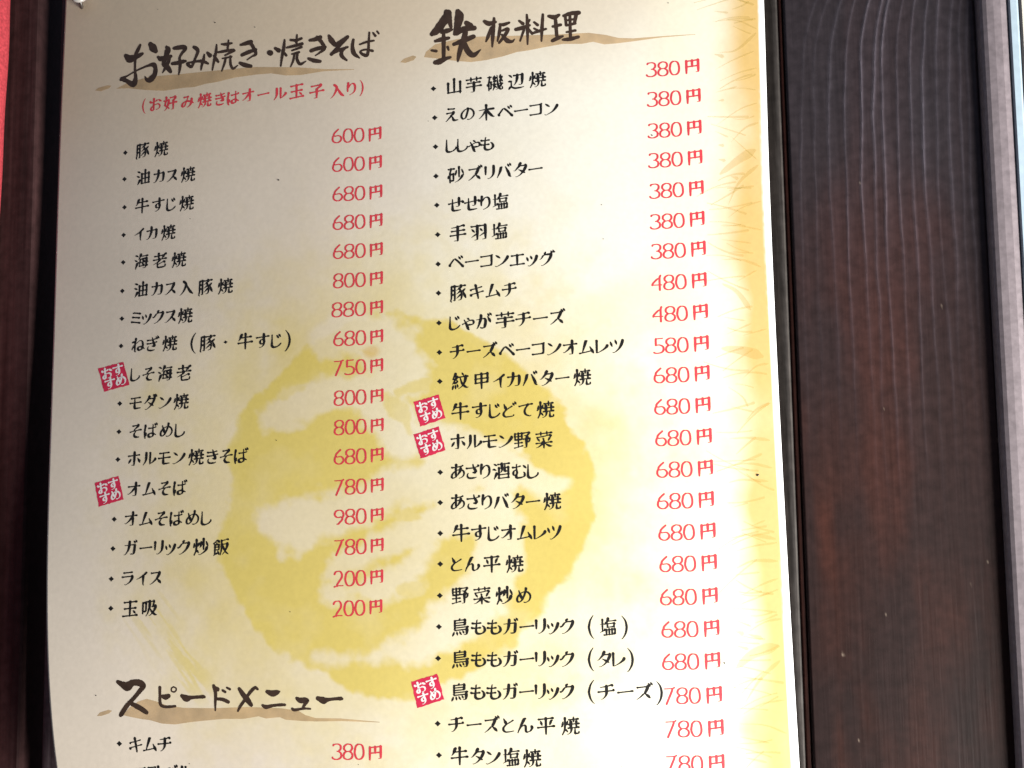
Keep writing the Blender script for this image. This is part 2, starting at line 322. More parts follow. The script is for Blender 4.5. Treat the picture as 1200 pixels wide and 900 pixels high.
# ------------------------------------------------------------------ the menu sheet
DATA = json.loads(r'''{"left":[[166,21349],[158,19001],[166,16828],[111,14684],[137,10387],[232,7571],[365,3890],[476,2088],[786,-1835],[1002,-4802],[1213,-7457],[1320,-8716],[1475,-9999],[1623,-11088],[1894,-12894],[2086,-14906]],"right":[[29690,18334],[29688,16254],[29654,12837],[29606,8649],[29622,1335],[29690,-5703],[29802,-12483],[29830,-14248]],"inner":[[29476,18337],[29476,16257],[29334,8653],[29386,1339],[29436,-5699],[29499,-12477],[29513,-14243]],"items":[[[3460,11754],[["豚",4300,11763,1.0],["焼",5176,11735,1.0]]],[[3461,10611],[["油",4367,10597,1.0],["カ",5120,10570,1.0],["ス",5723,10550,1.0],["焼",6452,10529,1.0]]],[[3510,9396],[["牛",4352,9378,1.0],["す",5111,9358,1.0],["じ",5683,9346,1.0],["焼",6424,9327,1.0]]],[[3521,8210],[["イ",4291,8196,1.0],["カ",4870,8180,1.0],["焼",5620,8159,1.0]]],[[3557,7047],[["海",4412,7021,1.0],["老",5274,7000,1.0],["焼",6145,6982,1.0]]],[[3579,5840],[["油",4451,5836,1.0],["カ",5208,5820,1.0],["ス",5815,5808,1.0],["入",6513,5797,1.0],["豚",7376,5783,1.0],["焼",8242,5770,1.0]]],[[3624,4676],[["ミ",4298,4669,0.993],["ッ",4758,4666,0.993],["ク",5314,4662,0.993],["ス",5864,4658,0.993],["焼",6514,4656,0.993]]],[[3652,3541],[["ね",4432,3555,1.0],["ぎ",5089,3555,1.0],["焼",5871,3553,1.0],["(",6920,3506,1.2],["豚",7545,3498,1.096],["・",8310,3502,1.2],["牛",9152,3494,1.0],["す",9884,3486,1.0],["じ",10435,3481,1.0],[")",10922,3468,1.2]]],[null,[["し",4342,2345,1.0],["そ",4986,2337,1.0],["海",5711,2331,1.0],["老",6547,2323,1.0]]],[[3746,1177],[["モ",4460,1181,1.0],["ダ",5115,1180,1.0],["ン",5744,1180,1.0],["焼",6479,1178,1.0]]],[[3785,38],[["そ",4545,45,1.0],["ば",5181,46,1.0],["め",5888,45,1.0],["し",6437,46,1.0]]],[[3816,-1071],[["ホ",4535,-1058,1.0],["ル",5194,-1051,1.0],["モ",5848,-1044,1.0],["ン",6455,-1037,1.0],["焼",7215,-1030,1.0],["き",7899,-1022,1.0],["そ",8490,-1016,1.0],["ば",9084,-1008,1.0]]],[null,[["オ",4607,-2269,1.0],["ム",5271,-2253,1.0],["そ",5936,-2238,1.0],["ば",6568,-2222,1.0]]],[[3823,-3424],[["オ",4554,-3423,1.0],["ム",5203,-3417,1.0],["そ",5854,-3411,1.0],["ば",6473,-3404,1.0],["め",7162,-3398,1.0],["し",7698,-3393,1.0]]],[[3848,-4565],[["ガ",4591,-4545,1.0],["ー",5258,-4537,1.0],["リ",5795,-4531,1.0],["ッ",6276,-4525,1.0],["ク",6855,-4519,1.0],["炒",7551,-4511,1.0],["飯",8380,-4502,1.0]]],[[3855,-5728],[["ラ",4548,-5703,1.0],["イ",5171,-5689,1.0],["ス",5734,-5675,1.0]]],[[3909,-6847],[["玉",4727,-6854,1.0],["吸",5525,-6826,1.0]]],[[4462,-11899],[["キ",5143,-11925,0.972],["ム",5714,-11899,0.972],["チ",6302,-11873,0.972]]],[null,[["コ",5316,-12990,0.844],["ラ",5781,-12968,0.844],["ト",6111,-12952,0.844],["バ",6573,-12932,0.844],["ル",7114,-12907,0.844]]],[[16838,13231],[["山",17671,13265,1.0],["芋",18447,13282,1.0],["磯",19278,13302,1.0],["辺",20103,13326,1.0],["焼",20937,13352,1.0]]],[[16880,12053],[["え",17556,12129,1.007],["の",18190,12129,1.007],["木",18923,12132,1.007],["ベ",19665,12138,1.007],["ー",20283,12144,1.007],["コ",20844,12152,1.007],["ン",21414,12161,1.007]]],[[16905,10884],[["し",17491,10894,1.0],["し",17934,10894,1.0],["ゃ",18444,10891,1.0],["も",18952,10892,1.0]]],[[16912,9705],[["砂",17705,9704,1.016],["ズ",18440,9726,1.016],["リ",19020,9741,1.016],["バ",19558,9759,1.016],["タ",20221,9777,1.016],["ー",20799,9799,1.016]]],[[16937,8550],[["せ",17685,8531,1.0],["せ",18315,8543,1.0],["り",18841,8553,1.0],["塩",19419,8565,1.0]]],[[16962,7385],[["手",17754,7396,1.0],["羽",18573,7398,1.0],["塩",19368,7402,1.0]]],[[16970,6228],[["ベ",17682,6276,1.0],["ー",18295,6277,1.0],["コ",18849,6279,1.0],["ン",19413,6281,1.0],["エ",20037,6283,1.0],["ッ",20584,6287,1.0],["グ",21154,6291,1.0]]],[[16979,5095],[["豚",17748,5078,1.0],["キ",18475,5097,1.0],["ム",19087,5114,1.0],["チ",19715,5131,1.0]]],[[16987,3936],[["じ",17573,3925,1.0],["ゃ",18132,3928,1.0],["が",18707,3935,1.0],["芋",19535,3962,1.138],["チ",20227,3981,1.053],["ー",20882,3996,1.053],["ズ",21503,4014,1.053]]],[[16996,2800],[["チ",17689,2806,1.0],["ー",18324,2810,1.0],["ズ",18924,2815,1.0],["ベ",19585,2819,1.0],["ー",20206,2825,1.0],["コ",20767,2830,1.0],["ン",21339,2836,1.0],["オ",21972,2842,1.0],["ム",22584,2849,1.0],["レ",23114,2857,1.0],["ツ",23705,2863,1.0]]],[[17004,1688],[["紋",17788,1676,1.003],["甲",18612,1676,1.003],["イ",19295,1672,1.0],["カ",19840,1679,1.0],["バ",20422,1688,1.0],["タ",21084,1695,1.0],["ー",21661,1703,1.0],["焼",22400,1713,1.0]]],[null,[["牛",17781,527,1.058],["す",18510,540,1.0],["じ",19062,538,1.0],["ど",19612,535,1.0],["て",20275,532,1.0],["焼",21005,529,1.0]]],[null,[["ホ",17680,-617,1.0],["ル",18289,-615,1.0],["モ",18896,-613,1.0],["ン",19462,-610,1.0],["野",20117,-597,1.0],["菜",20924,-602,1.0]]],[[16997,-1749],[["あ",17665,-1739,1.0],["さ",18212,-1738,1.0],["り",18706,-1738,1.0],["酒",19317,-1738,1.0],["む",19999,-1744,1.0],["し",20456,-1750,1.0]]],[[16989,-2880],[["あ",17657,-2875,1.0],["さ",18231,-2876,1.0],["り",18752,-2877,1.0],["バ",19277,-2878,1.0],["タ",19921,-2879,1.0],["ー",20481,-2881,1.0],["焼",21189,-2882,1.0]]],[[16982,-4019],[["牛",17771,-4025,1.033],["す",18432,-4028,1.0],["じ",18962,-4027,1.0],["オ",19549,-4026,1.0],["ム",20147,-4026,1.0],["レ",20659,-4025,1.0],["ツ",21234,-4025,1.0]]],[[16974,-5151],[["と",17581,-5154,1.0],["ん",18167,-5156,1.0],["平",18910,-5160,1.0],["焼",19757,-5165,1.0]]],[[16950,-6307],[["野",17720,-6309,1.0],["菜",18528,-6315,1.0],["炒",19359,-6322,1.0],["め",20077,-6328,1.0]]],[[16910,-7440],[["鳥",17705,-7452,1.0],["も",18405,-7446,1.0],["も",18985,-7442,1.0],["ガ",19562,-7438,1.0],["ー",20177,-7435,1.0],["リ",20673,-7432,1.0],["ッ",21117,-7430,1.0],["ク",21656,-7428,1.0],["(",22518,-7461,1.08],["塩",23128,-7464,0.991],[")",23704,-7467,1.2]]],[[16870,-8582],[["鳥",17696,-8608,1.0],["も",18392,-8605,1.0],["も",18970,-8603,1.0],["ガ",19545,-8602,1.0],["ー",20158,-8601,1.0],["リ",20652,-8601,1.0],["ッ",21093,-8601,1.0],["ク",21630,-8601,1.0],["(",22491,-8618,1.074],["タ",22974,-8620,1.0],["レ",23440,-8621,1.0],[")",23889,-8624,1.2]]],[null,[["鳥",17654,-9785,1.0],["も",18353,-9778,1.0],["も",18933,-9772,1.0],["ガ",19511,-9767,1.0],["ー",20126,-9763,1.0],["リ",20622,-9760,1.0],["ッ",21066,-9757,1.0],["ク",21605,-9754,1.0],["(",22476,-9769,1.2],["チ",23007,-9769,1.104],["ー",23700,-9771,1.104],["ズ",24357,-9773,1.104],[")",24898,-9806,1.2]]],[[16836,-10920],[["チ",17525,-10947,1.027],["ー",18189,-10948,1.027],["ズ",18815,-10951,1.027],["と",19426,-10953,1.027],["ん",20035,-10957,1.027],["平",20807,-10962,1.027],["焼",21689,-10970,1.027]]],[[16873,-12042],[["牛",17633,-12069,1.0],["タ",18315,-12078,1.0],["ン",18838,-12088,1.0],["塩",19522,-12099,1.0],["焼",20286,-12113,1.0]]]],"note":[["(",4307,13675],["お",4858,13684],["好",5564,13658],["み",6359,13642],["焼",7144,13611],["き",7859,13590],["は",8414,13586],["オ",9095,13607],["ー",9770,13593],["ル",10474,13561],["玉",11208,13581],["子",12060,13503],["入",12903,13447],["り",13506,13484],[")",13912,13486]],"prices":[["600",[14732,11558],[14224,11567],[14049,11555],[12677,11588]],["600",[14747,10400],[14241,10406],[14066,10393],[12700,10418]],["680",[14762,9214],[14258,9217],[14084,9204],[12723,9221]],["680",[14768,8070],[14265,8071],[14092,8056],[12736,8066]],["680",[14777,6916],[14276,6914],[14104,6899],[12753,6901]],["800",[14779,5769],[14280,5765],[14109,5749],[12763,5743]],["880",[14786,4629],[14289,4622],[14118,4606],[12708,4595]],["680",[14792,3497],[14297,3487],[14127,3470],[12793,3450]],["750",[14793,2371],[14300,2360],[14130,2341],[12802,2315]],["800",[14803,1204],[14312,1190],[14144,1171],[12822,1138]],["800",[14811,77],[14322,61],[14154,41],[12838,2]],["680",[14812,-1042],[14325,-1060],[14158,-1080],[12848,-1125]],["780",[14816,-2186],[14331,-2206],[14165,-2227],[12862,-2276]],["980",[14814,-3306],[14331,-3328],[14166,-3349],[12868,-3404]],["780",[14815,-4434],[14334,-4457],[14170,-4479],[12879,-4538]],["200",[14799,-5602],[14321,-5627],[14157,-5649],[12872,-5713]],["200",[14767,-6699],[14291,-6726],[14127,-6748],[12848,-6816]],["380",[14744,-11986],[14262,-11995],[14101,-11968],[12838,-11993]],["380",[27132,13666],[26602,13647],[26406,13607],[25081,13547]],["380",[27140,12478],[26609,12461],[26413,12421],[25086,12364]],["380",[27130,11231],[26599,11215],[26402,11175],[25074,11121]],["380",[27122,10059],[26590,10044],[26393,10005],[25063,9953]],["380",[27129,8860],[26596,8846],[26399,8808],[25068,8759]],["380",[27120,7669],[26587,7656],[26389,7619],[25056,7572]],["380",[27128,6518],[26594,6506],[26397,6469],[25062,6425]],["480",[27118,5309],[26584,5299],[26386,5262],[25049,5221]],["480",[27124,4108],[26589,4098],[26391,4062],[25053,4023]],["580",[27114,2914],[26578,2906],[26380,2870],[25041,2834]],["680",[27107,1792],[26570,1785],[26372,1750],[25030,1716]],["680",[27097,613],[26560,607],[26361,573],[25018,541]],["680",[27103,-559],[26565,-564],[26366,-597],[25022,-626]],["680",[27108,-1723],[26570,-1727],[26371,-1760],[25025,-1787]],["680",[27099,-2880],[26560,-2883],[26361,-2915],[25013,-2939]],["680",[27120,-4031],[26581,-4032],[26381,-4064],[25032,-4085]],["680",[27126,-5173],[26586,-5174],[26386,-5205],[25036,-5224]],["680",[27114,-6370],[26573,-6370],[26373,-6400],[25022,-6416]],["680",[27134,-7529],[26593,-7527],[26393,-7557],[25040,-7571]],["680",[27123,-8680],[26582,-8677],[26381,-8707],[25028,-8718]],["780",[27141,-9885],[26599,-9881],[26398,-9909],[25044,-9918]],["780",[27159,-11051],[26617,-11046],[26416,-11074],[25060,-11081]],["780",[27145,-12269],[26603,-12263],[26402,-12291],[25045,-12295]]],"heads":[[[[3343,16006,194],[3544,15838,367],[3766,15858,280],[4014,15929,214],[4167,15979,143]],[[4047,16375,133],[3941,16174,194],[3825,15955,173],[3817,15617,132],[3826,15266,132],[3862,14963,203],[3796,14732,314],[3658,14730,254],[3459,14865,203],[3232,14985,203],[3120,14969,122]],[[3175,15012,183],[3480,15112,81],[3755,15226,81],[4085,15332,91],[4467,15421,122],[4713,15424,228],[4809,15263,213],[4778,14995,253],[4592,14811,304],[4417,14803,182],[4314,14955,71]],[[4543,16342,229],[4668,16175,387],[4808,16008,229]],[[5321,16114,152],[5378,15982,304],[5287,15672,213],[5201,15411,213],[5395,15214,243],[5533,15025,182]],[[5518,15717,101],[5416,15458,192],[5261,15182,142],[5156,15022,61]],[[4923,15729,142],[5061,15642,243],[5331,15657,213],[5545,15689,152]],[[5672,16018,152],[5860,16019,213],[6126,16009,213],[6208,15925,192],[6052,15748,142],[5949,15564,131],[5980,15339,162],[5960,15046,131],[5916,14845,60]],[[5606,15361,152],[5820,15358,182],[6086,15385,182],[6234,15396,121]],[[6604,15949,152],[6737,15859,192],[6792,15730,161],[6676,15450,131],[6540,15148,141],[6434,15146,171],[6310,15274,131],[6458,15305,101],[6773,15316,121],[7035,15284,161],[7272,15159,110]],[[7093,15571,81],[7060,15355,151],[6986,15119,131],[6953,14928,70]],[[7238,15627,131],[7354,15495,211]],[[7648,15919,81],[7627,15629,141],[7555,15296,130],[7474,14867,80]],[[7526,15470,100],[7658,15284,150],[7737,15178,110]],[[7881,15916,91],[8061,15894,141],[8342,15909,90]],[[8187,16050,80],[8165,15809,120],[8142,15593,100]],[[7731,15592,111],[8014,15608,141],[8423,15623,100]],[[8042,15424,90],[8449,15581,130]],[[7915,15303,70],[8325,15329,100]],[[8069,15309,100],[8021,15096,120],[7898,14771,70]],[[8274,15359,100],[8294,15017,130],[8409,14820,120],[8611,14933,50]],[[8736,15790,113],[8935,15821,180],[9190,15863,214]],[[8798,15352,169],[9054,15432,191],[9404,15513,157]],[[9151,15851,180],[9307,15605,157],[9411,15333,157],[9226,15234,84],[9029,15120,62]],[[8717,15018,146],[8918,14915,213],[9202,14830,157]],[[10002,15323,246],[10058,15295,246]],[[10263,15473,134],[10414,15366,212]],[[10666,15782,90],[10625,15408,168],[10561,15091,134],[10508,14704,78]],[[10570,15360,89],[10738,15127,123]],[[10926,15754,112],[11175,15717,134],[11394,15770,123]],[[11201,15941,78],[11175,15620,123]],[[10763,15448,100],[11121,15491,145],[11423,15541,145]],[[10985,15306,89],[11396,15409,123]],[[10986,15155,78],[11288,15205,122]],[[11096,15144,111],[11043,14881,111],[10934,14634,67]],[[11233,15184,111],[11207,14918,133],[11346,14701,144],[11591,14800,44]],[[11751,15658,134],[11996,15676,200],[12186,15732,200]],[[11808,15212,178],[12052,15274,178],[12404,15309,144]],[[12061,15744,178],[12241,15539,167],[12367,15259,166],[12161,15092,94],[11988,14991,55]],[[11700,14896,133],[11918,14795,188],[12190,14731,155]],[[12565,15759,144],[12657,15578,233],[12835,15374,210],[13023,15490,111],[13344,15646,155]],[[13334,15620,144],[13077,15378,155],[12675,14990,166]],[[12675,15006,144],[13024,15133,133],[13345,15220,110]],[[13265,15201,99],[13104,15056,155],[13105,14870,177],[13303,14676,99]],[[13585,15501,122],[13548,15228,154],[13612,14930,198],[13835,14725,66]],[[13851,15280,77],[14142,15360,110],[14433,15387,88]],[[14249,15738,88],[14222,15326,110],[14206,15010,121],[14142,14804,154],[13957,14873,132],[13877,14986,88],[14089,15047,88],[14380,14968,121]],[[14407,15708,88],[14492,15584,121]],[[14566,15763,88],[14634,15667,88]]],[[[17388,16325,243],[17386,16132,376],[17184,15843,363],[16982,15596,351],[16798,15464,206]],[[17456,16278,303],[17509,15935,218],[17564,15686,133]],[[17181,15505,145],[17409,15552,218],[17597,15590,121]],[[16933,15162,133],[17207,15217,205],[17463,15250,145]],[[17267,15574,133],[17263,15079,181],[17257,14440,168]],[[16776,14795,109],[16964,14752,133]],[[17420,14881,132],[17459,14762,84]],[[16926,14290,205],[17085,14313,265],[17313,14407,192],[17529,14461,108]],[[17843,16307,242],[17897,16110,399],[17826,15736,302],[17709,15395,157]],[[17788,15390,169],[18062,15574,253],[18485,15584,217]],[[18178,15816,217],[18334,15688,265]],[[17676,14979,156],[18000,15084,229],[18453,15238,192]],[[18146,15567,205],[18086,15194,253],[17940,14798,228],[17852,14456,168],[17822,14273,84]],[[18084,14991,216],[18232,14650,252],[18444,14485,227],[18728,14686,48]],[[18900,15823,168],[19078,15724,216],[19331,15776,120]],[[19277,15925,120],[19244,15521,156],[19210,15118,144],[19188,14772,72]],[[19160,15556,120],[19044,15244,156],[18945,15008,84]],[[19498,15667,108],[19637,15646,156],[19862,15713,108]],[[19514,15648,108],[19476,15332,144],[19393,14990,72]],[[19550,15397,84],[19813,15455,155],[19687,15203,155],[19459,14917,107]],[[19575,15239,96],[19767,14996,203],[19961,14943,131],[20074,15035,36]],[[20264,15757,108],[20401,15639,155]],[[20125,15419,155],[20415,15476,179],[20667,15559,107]],[[20563,15988,96],[20582,15495,155],[20570,14792,71]],[[20441,15388,119],[20284,14947,83]],[[20609,15436,83],[20755,15213,131]],[[20670,15779,95],[20584,15622,95]],[[20852,15664,107],[20972,15553,131]],[[20847,15410,95],[20978,15322,119]],[[20744,15214,95],[21022,15296,131],[21300,15373,95]],[[21190,15963,107],[21146,15405,143],[21114,14888,71]],[[21421,15880,143],[21641,15827,202],[21819,15910,119]],[[21668,15809,143],[21689,15490,154],[21709,15086,154]],[[21567,15456,119],[21866,15509,142]],[[21539,14882,154],[21762,14985,177],[21945,15045,95]],[[22001,15866,142],[22278,15949,178],[22581,15963,190]],[[22055,15845,119],[22086,15481,130]],[[22481,15910,166],[22407,15539,130]],[[22079,15671,83],[22411,15712,107]],[[22102,15468,107],[22434,15538,118]],[[22238,15865,119],[22238,15346,130],[22240,14944,142]],[[22097,15198,95],[22428,15250,118]],[[21942,14901,106],[22228,14915,177],[22543,14986,130]]],[[[4339,-9596,152],[4541,-9696,261],[4740,-9760,386],[4954,-9625,260],[5216,-9621,277],[5394,-9729,234],[5248,-9930,193],[4996,-10220,167],[4750,-10474,192],[4540,-10776,201],[4497,-10837,167]],[[4825,-10354,151],[5046,-10449,192],[5310,-10570,217],[5552,-10715,175]],[[6069,-9777,134],[6077,-10073,117],[6107,-10388,141],[6260,-10484,116],[6519,-10479,108],[6711,-10455,91]],[[6134,-10091,108],[6295,-10128,225],[6432,-10086,183]],[[6621,-9747,58],[6545,-9796,58],[6538,-9887,62],[6626,-9937,62],[6719,-9888,62],[6725,-9793,62],[6621,-9747,58]],[[6973,-10076,166],[7155,-10163,282],[7326,-10129,157],[7625,-10104,132],[7816,-10088,149],[7872,-10095,116]],[[8233,-9681,141],[8311,-9954,140],[8309,-10307,107],[8314,-10581,66]],[[8255,-9720,99],[8385,-9804,182]],[[8349,-10157,107],[8603,-10176,148],[8816,-10259,156]],[[8597,-9844,107],[8692,-9897,107]],[[8765,-9743,91],[8880,-9796,107]],[[9253,-9777,149],[9390,-9962,202],[9573,-10167,228],[9723,-10352,166]],[[9970,-9774,105],[9866,-9725,131],[9681,-9895,131],[9483,-10169,123],[9307,-10401,123],[9207,-10590,79]],[[10350,-9864,149],[10551,-9923,253],[10750,-9874,183],[10830,-9848,78]],[[10178,-10365,113],[10312,-10420,166],[10578,-10366,113],[10888,-10332,122],[11043,-10329,104]],[[11504,-10086,130],[11637,-10158,226],[11848,-10151,217],[11900,-10179,165],[11792,-10338,113],[11748,-10442,113]],[[11331,-10469,121],[11419,-10509,121],[11770,-10454,95],[12025,-10458,78]],[[12316,-10074,173],[12535,-10145,277],[12697,-10118,155],[12993,-10081,121],[13189,-10070,155],[13245,-10077,112]]]],"unders":[[[[2905,14612],[3489,14799],[4520,14929],[5937,14865],[7511,14827],[9420,14779],[11274,14572],[12362,14397],[13612,14278],[13612,14257],[12363,14309],[11349,14244],[10726,14286],[10096,14439],[9423,14455],[8478,14429],[7712,14331],[7131,14305],[6663,14230],[6149,14252],[5229,14231],[4330,14377],[3496,14555]],[[1855,14675],[2003,14769],[2474,14819],[2667,14775],[2564,14676],[2138,14600]]],[[[16471,14544],[16541,14749],[16920,15035],[17774,15181],[18622,15226],[19965,15174],[21627,15130],[22947,15133],[23601,15018],[24089,14877],[24644,14838],[25723,14885],[27028,14932],[27027,14912],[25721,14834],[24641,14718],[23985,14658],[23526,14643],[23103,14765],[22674,14699],[21950,14734],[21287,14648],[20621,14547],[20155,14505],[19618,14364],[18946,14251],[18340,14210],[17765,14294],[17086,14429]],[[15504,14409],[15643,14538],[16024,14649],[16161,14585],[16057,14454],[15711,14365]]],[[[4585,-10831],[4857,-10540],[5199,-10311],[5544,-10209],[5892,-10282],[6345,-10431],[7034,-10512],[8228,-10504],[9576,-10432],[10911,-10456],[11573,-10537],[11838,-10688],[12232,-10789],[13212,-10788],[14667,-10888],[14667,-10907],[13212,-10880],[12298,-10911],[11740,-10906],[11080,-10871],[10847,-10783],[10316,-10839],[10015,-10767],[9414,-10872],[8640,-10888],[7895,-10966],[7283,-11041],[6703,-11133],[6187,-11113],[5701,-10997],[5319,-10958],[4865,-10888]],[[3516,-10886],[3636,-10756],[3984,-10646],[4143,-10675],[4023,-10779],[3710,-10882]]]],"stamps":[[[2640,2647],[3791,2884],[4142,1928],[2988,1686]],[[2849,-1992],[3888,-1716],[4177,-2642],[3114,-2937]],[[15976,931],[16951,1185],[17207,288],[16237,-16]],[[15972,-302],[16943,-30],[17215,-920],[16248,-1226]],[[15859,-9434],[16834,-9135],[17081,-10050],[16078,-10381]]],"disc":[[8548,378],[9413,1359],[10498,2310],[11579,3320],[12872,4108],[14366,4405],[15840,4515],[17290,4216],[18513,3604],[19715,2656],[20902,1721],[21681,904],[22444,-302],[22809,-1491],[22884,-2471],[22661,-3637],[22537,-4797],[21933,-5755],[21136,-6710],[20535,-7663],[19548,-8520],[17972,-9382],[16784,-9999],[15195,-10130],[13385,-9961],[12364,-9494],[11540,-9156],[10706,-8680],[9641,-7714],[8762,-6536],[8187,-5343],[7942,-3932],[8433,-2919],[8399,-1896],[8254,-863]],"light":[[[12430,3379,1392],[13635,3604,2080],[14826,3131,2581],[15764,2212,2047]],[[10097,374,1038],[11418,875,1449],[12964,1366,1512],[14490,1491,1708],[15829,1620,1020]],[[13475,1418,1235],[14827,403,1527],[16153,-499,1813],[17782,-1073,2194],[19385,-1735,1974],[20969,-2200,978],[21920,-2087,260]],[[10668,-3664,1555],[11487,-3636,2292],[13168,-3197,1677],[14830,-2571,1503],[16800,-1954,1994],[18425,-1498,1985]],[[12919,-5364,1128],[14503,-4639,1191],[16138,-4109,1318],[17761,-3363,1642],[19046,-3123,1962]],[[13025,-6217,1189],[14505,-6058,1445],[15744,-5367,1311],[16461,-4489,985]],[[12218,-8635,196],[13858,-8650,715],[15478,-8359,1228],[17085,-7548,1675],[18369,-6433,1934],[19020,-5129,2006],[19196,-3879,1953]]],"dark":[[[9656,1119,348],[10707,1593,903],[12783,2532,277]],[[15838,4257,345],[17167,3617,888],[18474,2857,474]],[[14995,-3403,332],[16044,-3221,397]],[[13808,2998,414],[14488,2810,482]],[[15429,1369,408],[16493,1669,678],[17220,1976,406]],[[14894,1251,273],[15428,585,745],[15890,-204,404]],[[20092,2488,469],[21345,847,661],[22264,-764,457]],[[15483,-6057,523],[16454,-5901,782],[17102,-5277,326]]],"wheat":[[[27697,15430,12],[28622,15445,46],[29369,15090,80]],[[27924,14170,20],[28578,14271,80],[29420,14998,140]],[[27883,13037,11],[28652,13361,46],[29362,13542,79]],[[27705,12589,11],[28522,12799,79]],[[27713,11297,11],[28596,11896,45],[29340,12165,79]],[[27650,11052,11],[28125,10818,79]],[[27773,9378,168],[28522,9941,302],[29357,10429,436]],[[28028,8179,25],[28488,9054,100],[29287,9762,176]],[[28010,7684,11],[28557,8059,44],[29336,8322,77]],[[27787,7414,11],[28529,7334,44],[29311,7168,77]],[[27713,6845,11],[28824,6683,77]],[[27737,13493,11],[28344,13821,46],[29226,14203,80]],[[27766,15830,14],[28307,15760,101]],[[27705,14118,26],[28080,13996,180]],[[27801,12249,17],[28017,12279,119]],[[28225,10615,17],[28783,11164,67],[29330,11379,118]],[[28234,10839,11],[29165,9931,78]],[[27738,10514,23],[27952,10487,158]],[[27719,9957,22],[27984,9896,157]],[[28176,9282,22],[28440,9188,156]],[[27686,6081,19],[28480,6045,77],[29337,5694,134]],[[27705,5146,88],[28223,4844,157],[28704,4155,226]],[[27712,3881,11],[28497,3727,76]],[[27794,3234,11],[28704,3616,76]],[[27617,2701,195],[28453,2580,349],[29324,2278,502]],[[28308,1548,16],[28851,2008,64],[29338,2107,112]],[[27774,1259,13],[28283,879,53],[28478,505,93]],[[27851,516,13],[28679,312,93]],[[28352,-42,19],[28787,395,75],[29342,650,130]],[[27755,-664,24],[28537,-656,95],[29387,-774,166]],[[27667,-1659,19],[28500,-1599,74],[29345,-1790,129]],[[27643,-2285,18],[28166,-2189,74],[29097,-2256,128]],[[27818,-3171,10],[28341,-3034,73]],[[28237,5223,11],[28995,5645,76]],[[28370,3171,11],[29329,3424,76]],[[27672,-4307,26],[28399,-4194,104],[29382,-4384,181]],[[27861,-4773,13],[28486,-4607,52],[29336,-4497,91]],[[27838,-5388,23],[28465,-5141,93],[29412,-5166,162]],[[27726,-5643,13],[28654,-5554,90]],[[28006,-6362,15],[28739,-5995,62],[29439,-5750,108]],[[27683,-6795,13],[28307,-6549,51],[29422,-6138,90]],[[27666,-7232,13],[28270,-7483,90]],[[28160,-7684,15],[28788,-7339,61],[29428,-7227,107]],[[27713,-8163,20],[28137,-8290,143]],[[27704,-8949,183],[28335,-8454,330],[29410,-8138,475]],[[27962,-10174,28],[28607,-9282,111],[29431,-8592,195]],[[27845,-10591,13],[28569,-10232,50],[29459,-10096,88]],[[27731,-10918,13],[28641,-10980,50],[29478,-11310,87]],[[27714,-11365,13],[28767,-11597,87]],[[27788,-12078,15],[28639,-12267,105]],[[28411,-3884,10],[28936,-3686,73]],[[28157,-7765,26],[28662,-7924,178]],[[27701,-7658,26],[28005,-7743,179]]],"spot":[14319,2915],"specks":[[28733,-2021,62],[10456,9971,40],[7555,16891,34],[6600,8655,20],[9363,16470,26],[4862,17833,20],[26025,16217,24],[25249,10963,38],[3456,-10122,26],[10535,-430,24],[23273,8302,22],[23305,6977,22],[7295,-12567,20],[27273,-8773,40],[11200,-6919,22],[13858,-12431,18],[23472,-12373,18],[16624,11932,16]]}''')
